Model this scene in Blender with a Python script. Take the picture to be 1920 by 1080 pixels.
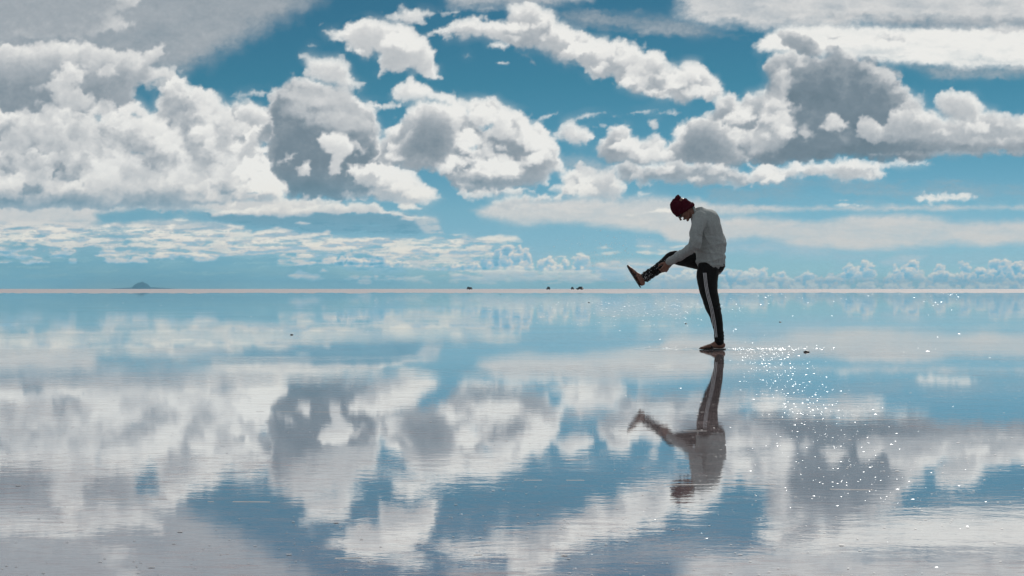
import bpy, bmesh, math, random
import numpy as np
from mathutils import Vector, Matrix, Quaternion, noise as mnoise
from mathutils.bvhtree import BVHTree

for o in list(bpy.data.objects): bpy.data.objects.remove(o, do_unlink=True)
S = bpy.context.scene
COL = S.collection
R = math.radians

# ================================================================ camera, sky light, sun, exposure
FPX = 50.0 / 36.0 * 1920.0              # focal length in photo pixels
CAM_H = 0.63                            # the photographer crouches low
HOR = 541.5                             # row of the horizon in the photograph
cam_d = bpy.data.cameras.new('camera'); cam = bpy.data.objects.new('camera', cam_d); COL.objects.link(cam)
cam_d.lens = 50.0; cam_d.sensor_width = 36.0; cam_d.clip_start = 0.05; cam_d.clip_end = 90000.0
cam.location = (0, 0, CAM_H); cam.rotation_euler = (R(90) + (HOR - 540) / FPX, 0, 0)
S.camera = cam

SUN_AZ, SUN_EL = 19.0, 30.0             # degrees: to the right of the view axis, above the horizon
w = bpy.data.worlds.new('World'); S.world = w; w.use_nodes = True
nt = w.node_tree; nt.nodes.clear()
wo = nt.nodes.new('ShaderNodeOutputWorld'); bg = nt.nodes.new('ShaderNodeBackground')
sk = nt.nodes.new('ShaderNodeTexSky'); sk.sky_type = 'NISHITA'; sk.sun_disc = False
sk.sun_elevation = R(SUN_EL); sk.sun_rotation = R(SUN_AZ); sk.altitude = 3650; sk.air_density = 1.0; sk.dust_density = .6; sk.ozone_density = 3.0
tint = nt.nodes.new('ShaderNodeMix'); tint.data_type = 'RGBA'; tint.blend_type = 'MULTIPLY'; tint.inputs['Factor'].default_value = 1
# the photograph's teal grade of the blue, by height above the horizon (it goes on unchanged to the zenith)
wtc = nt.nodes.new('ShaderNodeTexCoord'); wsp = nt.nodes.new('ShaderNodeSeparateXYZ'); wrp = nt.nodes.new('ShaderNodeValToRGB')
nt.links.new(wtc.outputs['Generated'], wsp.inputs[0]); nt.links.new(wsp.outputs[2], wrp.inputs[0])
_e = wrp.color_ramp.elements; _e[0].position = 0.0; _e[0].color = (.39, .55, .64, 1); _e[1].position = .21; _e[1].color = (.198, .49, .455, 1)
for _p, _c in ((.030, (.42, .60, .675)), (.055, (.43, .635, .635)), (.095, (.30, .585, .555)), (.143, (.212, .535, .485))):
    _q = _e.new(_p); _q.color = _c + (1,)
nt.links.new(wrp.outputs[0], tint.inputs[7])
nt.links.new(sk.outputs[0], tint.inputs[6]); nt.links.new(tint.outputs[2], bg.inputs[0]); nt.links.new(bg.outputs[0], wo.inputs[0])
bg.inputs[1].default_value = 0.075

sd = bpy.data.lights.new('sun', 'SUN'); sd.energy = 2.6; sd.angle = R(.53); sd.color = (1, .95, .87)
sun = bpy.data.objects.new('sun', sd); COL.objects.link(sun)
sdir = Vector((math.sin(R(SUN_AZ)) * math.cos(R(SUN_EL)), math.cos(R(SUN_AZ)) * math.cos(R(SUN_EL)), math.sin(R(SUN_EL))))
sun.rotation_euler = sdir.to_track_quat('Z', 'Y').to_euler(); sun.location = (8, 20, 15)

S.view_settings.view_transform = 'Standard'; S.view_settings.look = 'None'
S.view_settings.exposure = 0.0; S.view_settings.gamma = 1.0; S.view_settings.use_curve_mapping = False
S.cycles.max_bounces = 8; S.cycles.transparent_max_bounces = 12; S.cycles.sample_clamp_indirect = 6.0
S.cycles.volume_bounces = 2; S.cycles.caustics_reflective = False; S.cycles.caustics_refractive = False

# ================================================================ helpers
def srgb(r, g, b):
    return tuple((c / 255 / 12.92 if c / 255 < .04045 else ((c / 255 + .055) / 1.055) ** 2.4) for c in (r, g, b))

class NT:
    """small node-tree writer"""
    def __init__(s, name):
        s.m = bpy.data.materials.new(name); s.m.use_nodes = True; s.t = s.m.node_tree; s.t.nodes.clear()
        s.out = s.t.nodes.new('ShaderNodeOutputMaterial')
    def n(s, kind, **kw):
        x = s.t.nodes.new(kind)
        for k, v in kw.items():
            if k.startswith('i_'):
                k = k[2:]; k = int(k) if k.isdigit() else k.replace('_', ' ')
                if hasattr(v, 'is_output') or isinstance(v, bpy.types.NodeSocket): s.t.links.new(v, x.inputs[k])
                else: x.inputs[k].default_value = v
            else: setattr(x, k, v)
        return x
    def math(s, op, a, b=0.0, c=None, clamp=False):
        x = s.t.nodes.new('ShaderNodeMath'); x.operation = op; x.use_clamp = clamp
        for i, v in enumerate((a, b) if c is None else (a, b, c)):
            if isinstance(v, bpy.types.NodeSocket): s.t.links.new(v, x.inputs[i])
            else: x.inputs[i].default_value = v
        return x.outputs[0]
    def mixc(s, f, a, b, mode='MIX'):
        x = s.t.nodes.new('ShaderNodeMix'); x.data_type = 'RGBA'; x.blend_type = mode
        for i, v in ((0, f), (6, a), (7, b)):
            if isinstance(v, bpy.types.NodeSocket): s.t.links.new(v, x.inputs[i])
            else: x.inputs[i].default_value = v if i == 0 else tuple(v)[:3] + (1,)
        return x.outputs[2]
    def ramp(s, f, stops, mode='LINEAR'):
        x = s.t.nodes.new('ShaderNodeValToRGB'); x.color_ramp.interpolation = mode; e = x.color_ramp.elements
        while len(e) > 1: e.remove(e[-1])
        e[0].position = stops[0][0]; e[0].color = tuple(stops[0][1])[:3] + (1,)
        for p, c in stops[1:]:
            q = e.new(p); q.color = tuple(c)[:3] + (1,)
        s.t.links.new(f, x.inputs[0]); return x.outputs[0]
    def maprange(s, v, a, b, c, d, smooth=False):
        x = s.t.nodes.new('ShaderNodeMapRange'); x.interpolation_type = 'SMOOTHSTEP' if smooth else 'LINEAR'
        s.t.links.new(v, x.inputs[0])
        for i, q in enumerate((a, b, c, d)): x.inputs[i + 1].default_value = q
        return x.outputs[0]
    def link(s, a, b): s.t.links.new(a, b)

def simple_mat(name, col, rough=.6, metal=0.0, noise_scale=None, var=.25, bump=0.0, spec=.5, coat=0.0):
    q = NT(name); p = q.n('ShaderNodeBsdfPrincipled'); p.inputs['Roughness'].default_value = rough; p.inputs['Metallic'].default_value = metal
    p.inputs['Specular IOR Level'].default_value = spec; p.inputs['Coat Weight'].default_value = coat
    tc = q.n('ShaderNodeTexCoord')
    n = q.n('ShaderNodeTexNoise'); q.link(tc.outputs['Object'], n.inputs['Vector']); n.inputs['Scale'].default_value = noise_scale or 12; n.inputs['Detail'].default_value = 6
    lo = tuple(c * (1 - var) for c in col); hi = tuple(min(1, c * (1 + var)) for c in col)
    q.link(q.ramp(n.outputs[0], [(.3, lo), (.7, hi)]), p.inputs['Base Color'])
    if bump:
        b = q.n('ShaderNodeBump'); b.inputs['Distance'].default_value = bump; q.link(n.outputs[0], b.inputs['Height']); q.link(b.outputs[0], p.inputs['Normal'])
    q.link(p.outputs[0], q.out.inputs[0]); return q.m

def link_mesh(name, me, mat, parent=None, smooth=True):
    if mat: me.materials.clear(); me.materials.append(mat)
    if smooth: me.polygons.foreach_set('use_smooth', np.ones(len(me.polygons), bool))
    o = bpy.data.objects.new(name, me); COL.objects.link(o)
    if parent: o.parent = parent
    return o
def from_bm(name, bm, mat, parent=None, smooth=True):
    bmesh.ops.recalc_face_normals(bm, faces=bm.faces)
    me = bpy.data.meshes.new(name); bm.to_mesh(me); bm.free(); return link_mesh(name, me, mat, parent, smooth)
def from_np(name, V, F, mat, parent=None, smooth=True):
    """V (n,3), F (m,k) with constant k"""
    me = bpy.data.meshes.new(name); V = np.asarray(V, np.float32); F = np.asarray(F, np.int32); k = F.shape[1]
    me.vertices.add(len(V)); me.vertices.foreach_set('co', V.ravel())
    me.loops.add(F.size); me.loops.foreach_set('vertex_index', F.ravel())
    me.polygons.add(len(F)); me.polygons.foreach_set('loop_start', np.arange(0, F.size, k, dtype=np.int32))
    me.update(calc_edges=True); me.validate(verbose=False)
    return link_mesh(name, me, mat, parent, smooth)
def tag(o, label=None, cat=None, group=None, kind=None):
    if label: o['label'] = label
    if cat: o['category'] = cat
    if group: o['group'] = group
    if kind: o['kind'] = kind
    return o
def thing(name, loc, label, cat, group=None, rz=0):
    o = bpy.data.objects.new(name, None); o.empty_display_size = .2; COL.objects.link(o); o.location = loc; o.rotation_euler = (0, 0, rz)
    return tag(o, label, cat, group)

# ---------------------------------------------------------------- cloud fields (numpy, directions -> cover, light, air)
def _hash2(ix, iy, seed):
    h = (ix.astype(np.int64) * 374761393 + iy.astype(np.int64) * 668265263 + seed * 974634777) & 0xffffffff
    h = ((h ^ (h >> 13)) * 1274126177) & 0xffffffff
    h = ((h ^ (h >> 16)) * 2246822519) & 0xffffffff
    return ((h ^ (h >> 15)) & 0xffffff).astype(np.float32) / 16777216.0

def perlin(x, y, seed=0):
    ix = np.floor(x); iy = np.floor(y); fx = (x - ix).astype(np.float32); fy = (y - iy).astype(np.float32)
    ix = ix.astype(np.int64); iy = iy.astype(np.int64)
    u = fx * fx * fx * (fx * (fx * 6 - 15) + 10); v = fy * fy * fy * (fy * (fy * 6 - 15) + 10)
    def g(i, j, dx, dy):
        a = _hash2(i, j, seed) * 6.2831853
        return np.cos(a) * dx + np.sin(a) * dy
    n00 = g(ix, iy, fx, fy); n10 = g(ix + 1, iy, fx - 1, fy)
    n01 = g(ix, iy + 1, fx, fy - 1); n11 = g(ix + 1, iy + 1, fx - 1, fy - 1)
    a = n00 + (n10 - n00) * u; b = n01 + (n11 - n01) * u
    return (a + (b - a) * v) * 1.4

def fbm(x, y, oct=5, seed=0, gain=.5):
    s = 0; amp = 1.0; t = 0
    for o in range(oct):
        s = s + amp * perlin(x * 2 ** o + o * 17.3, y * 2 ** o - o * 9.1, seed + o * 7); t += amp; amp *= gain
    return s / t

def puff(x, y, seed=0):
    """round cauliflower bumps: 1 - (nearest feature distance)^2, scattered"""
    ix = np.floor(x).astype(np.int64); iy = np.floor(y).astype(np.int64)
    best = np.full(x.shape, 9.0, np.float32)
    for dj in (-1, 0, 1):
        for di in (-1, 0, 1):
            i = ix + di; j = iy + dj
            px = i + _hash2(i, j, seed); py = j + _hash2(i, j, seed + 51)
            r = .75 + .5 * _hash2(i, j, seed + 99)
            d = ((x - px) ** 2 + (y - py) ** 2) / (r * r)
            best = np.minimum(best, d.astype(np.float32))
    return 1 - np.minimum(best, 1.3)

def sstep(a, b, x):
    t = np.clip((x - a) / (b - a), 0, 1); return t * t * (3 - 2 * t)

def poly_sdf(P, X, Y):
    """signed distance, positive inside"""
    P = np.asarray(P, np.float32); Q = np.roll(P, -1, 0)
    d = np.full(X.shape, 1e12, np.float32); ins = np.zeros(X.shape, bool)
    for (ax, ay), (bx, by) in zip(P, Q):
        ex, ey = bx - ax, by - ay; L = ex * ex + ey * ey + 1e-9
        t = np.clip(((X - ax) * ex + (Y - ay) * ey) / L, 0, 1)
        d = np.minimum(d, (X - ax - t * ex) ** 2 + (Y - ay - t * ey) ** 2)
        if by != ay:
            c = ((ay > Y) != (by > Y)) & (X < (bx - ax) * (Y - ay) / (by - ay) + ax)
            ins ^= c
    d = np.sqrt(d); return np.where(ins, d, -d)


def _up(n, cells, off):
    """weights of a smooth separable upsampling of a random lattice onto n samples spanning `cells` cells"""
    t = off + np.linspace(0, cells, n); i = np.floor(t).astype(int); f = t - i
    W = np.zeros((n, int(cells) + 5), np.float32); r = np.arange(n)
    w = ((1 - f) ** 3 / 6, (3 * f ** 3 - 6 * f * f + 4) / 6, (-3 * f ** 3 + 3 * f * f + 3 * f + 1) / 6, f ** 3 / 6)
    for k in range(4): W[r, np.minimum(i + k, W.shape[1] - 1)] += w[k]
    return W

def noise3(nz, ny, nx, lz, ly, lx, cell, rnd):
    """value noise on a box of lz x ly x lx px, about -1..1"""
    Wz, Wy, Wx = (_up(n, max(l / cell, .01), rnd.rand()) for n, l in ((nz, lz), (ny, ly), (nx, lx)))
    lat = (rnd.rand(Wz.shape[1], Wy.shape[1], Wx.shape[1]).astype(np.float32) - .5) * 2
    v = np.tensordot(lat, Wx, ([2], [1]))              # z y X
    v = np.tensordot(v, Wy, ([1], [1]))                # z X Y
    v = np.tensordot(v, Wz, ([0], [1]))                # X Y Z
    return v.transpose(2, 1, 0) * 2.6

def shift(A, dy, dx):
    """A sampled at (row + dy, col + dx), linear, zero outside"""
    out = A
    for ax, d in ((0, dy), (1, dx)):
        if d == 0: continue
        k = int(math.floor(d)); f = d - k
        def sh(B, k):
            if abs(k) >= B.shape[ax]: return np.zeros_like(B)
            C = np.zeros_like(B)
            s0 = [slice(None)] * 2; s1 = [slice(None)] * 2
            if k > 0: s0[ax] = slice(0, -k); s1[ax] = slice(k, None)
            elif k < 0: s0[ax] = slice(-k, None); s1[ax] = slice(0, k)
            C[tuple(s0)] = B[tuple(s1)]; return C
        out = sh(out, k) * (1 - f) + sh(out, k + 1) * f
    return out

class Sky:
    """uniform raster over the front of the sky; row 0 is the horizon, rows go up"""
    def __init__(s, x0=-300, x1=2230, y0=541.5, y1=-130, st=1.35):
        s.st = st; s.x0 = x0
        s.X, s.Y = (q.astype(np.float32) for q in np.meshgrid(np.arange(x0, x1, st), np.arange(y0, y1, -st)))
        X, Y = s.X, s.Y
        s.A = np.zeros(X.shape, np.float32); s.L = np.zeros(X.shape, np.float32)
        s.wx = fbm(X / 40, Y / 40, 5, 11, .55); s.wy = fbm(X / 40, Y / 40, 5, 23, .55)
        s.wl = fbm(X / 120, Y / 80, 3, 29)
        s.n = 0
    def over(s, sl, a, l):
        a = a.astype(np.float32)
        s.L[sl] = s.L[sl] * (1 - a) + a * l; s.A[sl] = s.A[sl] * (1 - a) + a
    def box(s, x0, y0, x1, y1):
        m = (s.X >= x0) & (s.X <= x1) & (s.Y >= y0) & (s.Y <= y1)
        r = np.where(m.any(1))[0]; c = np.where(m.any(0))[0]
        if len(r) < 4 or len(c) < 4: return None
        return (slice(r[0], r[-1] + 1), slice(c[0], c[-1] + 1))
    def vol(s, sl, d, rcap=40, amp=10, cell=26, k=.05, floor=.3, soft=5, lit=1.0, dens=1.0, fade=None, ext=.16, gain=.6, low=.0, seed=None, rag=1.0, ax=1.0):
        """light a cloud body as a small volume: d = outline distance field (px). Sun is high, beyond the cloud, a bit right."""
        s.n += 1; rnd = np.random.RandomState(seed if seed is not None else 400 + s.n)
        ny, nx = d.shape; st = s.st
        dmax = float(max(d.max(), 2)) + amp * .4
        zm = min(math.sqrt(2 * rcap * dmax), 75.0); nz = int(np.clip(zm * 2 / (2.2 * st), 6, 26)); dz = 2 * zm / nz
        z = ((np.arange(nz) + .5) * dz - zm).astype(np.float32)     # + = away from the viewer
        ly, lx = ny * st, nx * st
        N = 0; tot = 0; a_ = 1.0; c = cell
        while c > 2.4 * st and a_ > .04:
            n = noise3(nz, ny, nx, 2 * zm, ly, lx / ax, c, rnd)
            N = N + a_ * (np.abs(n) * 1.5 - .45 if c < cell * .9 else (n * .5 + np.abs(n) * .8 - .25)); tot += a_; a_ *= gain; c *= .5
        N = N / tot * 2.0
        S = d[None] - (z * z / (2 * rcap))[:, None, None] + amp * rag * N
        rho = np.clip(S / soft, 0, 1).astype(np.float32) * dens
        if fade is not None: rho = rho * fade[None]
        # light sweep from the back: one slab to the next, coming from above and right
        od = np.zeros((ny, nx), np.float32); OD = np.empty_like(rho)
        sy, sx = dz / st * .95, dz / st * .35
        for i in range(nz - 1, -1, -1):
            od = shift(od, sy, sx) + rho[i] * dz * .5
            OD[i] = od; od = od + rho[i] * dz * .5
        T = np.ones((ny, nx), np.float32); Lm = np.zeros((ny, nx), np.float32)
        for i in range(nz):
            a = 1 - np.exp(-rho[i] * dz * ext)
            src = floor + (lit - floor) * (.55 * np.exp(-k * OD[i]) + .45 * np.exp(-k * .3 * OD[i]))
            Lm += T * a * src; T *= 1 - a
        al = 1 - T
        l = Lm / np.maximum(al, 1e-4)
        l = np.where(l > .80, .80 + (l - .80) * .92, l)           # whites roll off
        if low:
            yy = (s.Y[sl] - s.Y[sl].min()) / max(float(np.ptp(s.Y[sl])), 1); l = l - low * sstep(.45, 1, yy)
        s.over(sl, al, np.clip(l, .02, 1.04))
    def fld(s, P, m, warp):
        P = np.asarray(P, np.float32)
        sl = s.box(P[:, 0].min() - m, P[:, 1].min() - m, P[:, 0].max() + m, P[:, 1].max() + m)
        if sl is None: return None, None
        lowc = P[:, 1].mean() > 395
        return sl, poly_sdf(P, s.X[sl] + s.wx[sl] * warp * (1.8 if lowc else 1), s.Y[sl] + s.wy[sl] * warp * (.4 if lowc else 1))
    def cum(s, P, lit=.95, dark=.45, thick=30, amp=12, soft=5, rel=.16, dens=1.0, base=0, bil=.3, lumps=None):
        warp = amp * 1.5
        sl, d = s.fld(P, amp + 12, warp)
        if sl is None: return
        dm = max(float(d.max()), 2.)
        s.vol(sl, d, rcap=min(max(dm * .8, 8), 46), amp=min(amp * 1.25, dm * .9 + 2), cell=min(max(dm * 1.1, 7), 40), floor=max(dark - .22, .04), lit=lit + .08, k=1.25 / max(thick, 4) * .9 + .012,
              soft=soft * .9, dens=dens, ext=.30 / max(soft, 1.) + .04, low=base, ax=2.8 if np.mean([q[1] for q in P]) > 385 else 1.0)
        if lumps: s.lump(P, *lumps)
    def lump(s, P, n, r0, r1, lit=1.0, dark=.62, seed=0, dens=.9, flat=.8):
        """smaller billows riding on a big cloud, upper ones behind the lower ones, each melting into it below"""
        P = np.asarray(P, np.float32); rnd = np.random.RandomState(5000 + seed)
        xs = rnd.uniform(P[:, 0].min(), P[:, 0].max(), n * 8); ys = rnd.uniform(P[:, 1].min(), P[:, 1].max(), n * 8)
        dd = poly_sdf(P, xs.astype(np.float32), ys.astype(np.float32)); got = []
        for x, y, q in zip(xs, ys, dd):
            if len(got) >= n: break
            r = r0 + (r1 - r0) * rnd.rand() ** 1.7
            if q > r * .45 and -300 < x < 2230: got.append((y, x, r))
        got.sort()
        for y, x, r in got:
            e = 1.15 + .6 * rnd.rand(); th = rnd.uniform(-.5, .5); m = r * 1.5 + 6
            sl = s.box(x - m * e, y - m, x + m * e, y + m)
            if sl is None: continue
            X = s.X[sl] + s.wx[sl] * r * .9 - x; Y = s.Y[sl] + s.wy[sl] * r * .9 - y
            Xr = (X * math.cos(th) + Y * math.sin(th)) / e; Yr = (-X * math.sin(th) + Y * math.cos(th)) / flat
            d = (r - np.sqrt(Xr * Xr + Yr * Yr)) * .8
            fade = sstep(r * .75, -r * .35, s.Y[sl] - y + 6 * s.wx[sl]) * (.55 + .45 * rnd.rand())
            v = rnd.rand()
            s.vol(sl, d, rcap=r * .7, amp=r * .34, cell=r * .9, k=1.1 / r, floor=dark - .2 + .15 * v, lit=lit + .06 * (1 - v), soft=max(3.5, r * .34), dens=dens,
                  fade=fade, ext=.16, gain=.55)
    def veil(s, P, l=.7, feather=30, dens=.8, streak=.3, lv=.06):
        """thin high cloud with feathered, streaked edge"""
        sl, d = s.fld(P, feather * 1.5, feather * .5)
        if sl is None: return
        s.n += 1; X, Y = s.X[sl] + 313.7 * s.n, s.Y[sl]
        Yt = Y + .04 * (s.X[sl] - 900) * ((s.n % 3) - 1)
        S = fbm(X / 130 + s.wl[sl] * .8, Yt / 13 + s.wl[sl], 6, 71, .62); F = fbm(X / 150, Y / 50, 5, 79, .55); G = fbm(X / 45, Y / 22, 5, 83, .6)
        a = sstep(-feather * .5, feather * .9, d + feather * (streak * 1.3 * S + (.2 + min(streak * 3, .4)) * F + (.06 + streak) * G)) * dens
        a = np.clip(a * (1 + streak * 1.1 * S + (.08 + streak) * F + (.03 + streak * .5) * G), 0, min(dens * 1.1, 1))
        s.over(sl, np.clip(a, 0, 1), np.clip(l + lv * ((.2 + 2 * streak) * S + F + .5 * G), 0, 1.05))
    def band(s, x0, x1, y0, y1, cover=.5, lit=.95, dark=.6, size=1.0, dens=1.0, soft=.12, taper=60, tilt=0, seed=0, flat=2.2):
        """row of flat distant clouds: stretched noise threshold, lit as thin volumes"""
        m = abs(tilt) * (x1 - x0) / 2
        sl = s.box(x0 - 5, y0 - 8 - m, x1 + 5, min(y1 + 8 + m, 541))
        if sl is None: return
        X, Y = s.X[sl], s.Y[sl]; yc = Y - tilt * (X - (x0 + x1) / 2); sc = 30 * size
        n = fbm(X / sc / flat, yc / sc * 1.3, 6, 200 + seed, .55) + .25 * puff(X / sc * 1.5, yc / sc * 2.6, 300 + seed) - .1
        v = (yc - y0) / (y1 - y0)
        env = sstep(0, .25, v) * sstep(1, .7, v) * sstep(x0, x0 + taper, X) * sstep(x1, x1 - taper, X)
        t = n + (cover - .5) * 1.3 - (1 - env) * 1.2
        s.vol(sl, t * sc * .55, rcap=10 * size, amp=3 * size, cell=8 * size + 3, k=.09, floor=dark - .2, lit=lit + .06, soft=2.2, dens=dens, ext=.22, ax=2.2)
    def heap(s, x0, x1, yb, h, size=13, lit=1.0, dark=.1, seed=0, dens=1.0, n=None):
        """far row of cauliflower tops along the horizon: rims lit, bodies blue"""
        rnd = np.random.RandomState(900 + seed)
        sl = s.box(x0 - 30, yb - h * 2 - 20, x1 + 30, min(yb + 5, 541.5))
        if sl is None: return
        X, Y = s.X[sl] + s.wx[sl] * 5, s.Y[sl] + s.wy[sl] * 5
        k = n or int((x1 - x0) / size * 1.5)
        rows = 3
        for row in range(rows):
            d = np.full(X.shape, -30., np.float32)
            for i in range(int(k / rows * 1.6)):
                cx = rnd.uniform(x0, x1); f = .35 + .65 * (.5 + .5 * math.sin(cx * .023 + seed) * math.sin(cx * .0085 + 2 * seed))
                top = h * f * (1 - row * .28)
                cy = yb - rnd.uniform(.15, 1) * top; r = size * rnd.uniform(.35, 1.0) * (.5 + .5 * (yb - cy) / max(h, 1))
                q0 = max(int((cx - r * 3 - s.X[sl][0, 0]) / s.st), 0); q1 = max(int((cx + r * 3 - s.X[sl][0, 0]) / s.st), 0)
                Xs, Ys = X[:, q0:q1], Y[:, q0:q1]
                if Xs.size == 0: continue
                dd = r - np.sqrt((Xs - cx) ** 2 + np.where(Ys > cy, ((Ys - cy) * .35) ** 2, (Ys - cy) ** 2))
                d[:, q0:q1] = np.maximum(d[:, q0:q1], dd)
            fade = sstep(yb + 2, yb - 3 - 5 * row, s.Y[sl]) * dens
            s.vol(sl, d, rcap=14, amp=4.2, cell=9, k=.30, floor=dark + .02, lit=lit + .16, soft=2.0, fade=fade, ext=.35, gain=.62, seed=700 + seed * 5 + row)

def shade(s, P, k=.25, feather=22):
    """shading painted into the cloud light: a greyer, thicker-looking body inside a mass"""
    sl, d = s.fld(P, feather * 1.6, feather * 1.1)
    if sl is None: return
    X, Y = s.X[sl], s.Y[sl]
    n = fbm(X / 34, Y / 26, 5, 141, .58)
    m = sstep(-feather, feather, d + n * feather * 1.3) * (1 + .5 * n)
    s.L[sl] *= 1 - k * np.clip(m, 0, 1.2)

def finish(s):
    """fray edges and break up flat tones with fine turbulence"""
    X, Y = s.X, s.Y; st = s.st
    hz = sstep(330, 470, Y)                                    # distant rows are finer and flatter
    a1, a2 = fbm(X / 15, Y / 13, 5, 301, .62), fbm(X / 15, Y / 13, 5, 333, .62)
    c1, c2 = fbm(X / 14, Y / 5, 4, 305, .6), fbm(X / 14, Y / 5, 4, 337, .6)
    dx = (a1 * 9 * (1 - hz) + c1 * 5 * hz) / st; dy = (a2 * 8 * (1 - hz) + c2 * 2.2 * hz) / st
    ny, nx = X.shape; j, i = np.meshgrid(np.arange(nx), np.arange(ny))
    cj = np.clip(j + dx, 0, nx - 1.001); ci = np.clip(i + dy, 0, ny - 1.001); j0 = cj.astype(int); i0 = ci.astype(int); fj = cj - j0; fi = ci - i0
    def smp(M): return (M[i0, j0] * (1 - fi) * (1 - fj) + M[i0, j0 + 1] * (1 - fi) * fj + M[i0 + 1, j0] * fi * (1 - fj) + M[i0 + 1, j0 + 1] * fi * fj).astype(np.float32)
    A, L = smp(s.A), smp(s.L)
    def blur(M, n):
        for _ in range(3):
            for ax in (0, 1):
                c = np.cumsum(np.pad(M, [(n + 1, n) if a == ax else (0, 0) for a in (0, 1)], mode='edge'), axis=ax)
                M = (np.take(c, np.arange(2 * n + 1, c.shape[ax]), axis=ax) - np.take(c, np.arange(0, c.shape[ax] - 2 * n - 1), axis=ax)) / (2 * n + 1)
        return M.astype(np.float32)
    l0 = L / np.maximum(A, 1e-3)
    # wisps thrown a little beyond the outline, holes eaten into the thin rim
    f = fbm(X / 9 + a1, Y / 7 + a2, 5, 341, .62) ; g = fbm(X / 24, Y / 18, 4, 351, .6)
    Ab = blur(A, 3); Lb = blur(L, 3) / np.maximum(blur(A, 3), 1e-3)
    wis = np.clip(Ab * 1.25 + .55 * f + .35 * g - .28, 0, 1) * sstep(.02, .4, Ab)
    A2 = np.clip(np.minimum(np.maximum(A, wis * .8 * (1 - hz)), 1), 0, 1)
    A2 = A2 * (1 - (1 - sstep(.55, .98, Ab)) * np.clip(.5 * -f + .35 * -g, 0, .6) * (1 - .6 * hz))
    Aw = blur(A, 5); msk = sstep(-.15, .35, fbm(X / 70, Y / 55, 3, 377)) * (1 - .5 * hz) * .5
    A2 = A2 * (1 - msk) + msk * np.clip(Aw * 1.08 + .35 * f * sstep(.05, .5, Aw) * sstep(1.0, .6, Aw), 0, 1)
    l1 = np.where(A > .25, l0, Lb)
    t = (.050 * f + .045 * g + .03 * a1) * (1 - .5 * hz)
    l1 = l1 + t * np.clip((1.15 - l1) * 2.2, .3, 1.2)
    hb = sstep(405, 435, Y) * sstep(545, 500, Y) * np.maximum(1 - sstep(880, 990, X), .5 * sstep(484, 500, Y))
    q1 = fbm(X / 150 + a1 * .3, Y / 9 + a2 * .5 + X / 300, 5, 361, .55); q2 = fbm(X / 48, Y / 9 - X / 400, 6, 367, .55)
    A2 = A2 * (1 - .75 * sstep(.08, .34, q1 + .5 * q2) * hb * (1 - .4 * sstep(1000, 1200, X)))
    l1 = l1 - .34 * sstep(-.02, .30, q2 - .6 * q1) * hb
    l1 = .60 + (l1 - .60) * 1.15 + .005
    s.A = np.clip(A2, 0, 1).astype(np.float32); s.L = (np.clip(l1, 0, 1.03) * s.A).astype(np.float32)

def hole(s, P, amp=8, soft=6, keep=0.0):
    sl, d = s.fld(P, amp + soft + 3, amp * 2.2)
    if sl is None: return
    d = d + amp * .8 * (fbm(s.X[sl] / 11, s.Y[sl] / 9, 4, 55, .6))
    k = 1 - sstep(-soft * .3, soft, d) * (1 - keep)
    s.A[sl] *= k; s.L[sl] *= k

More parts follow.
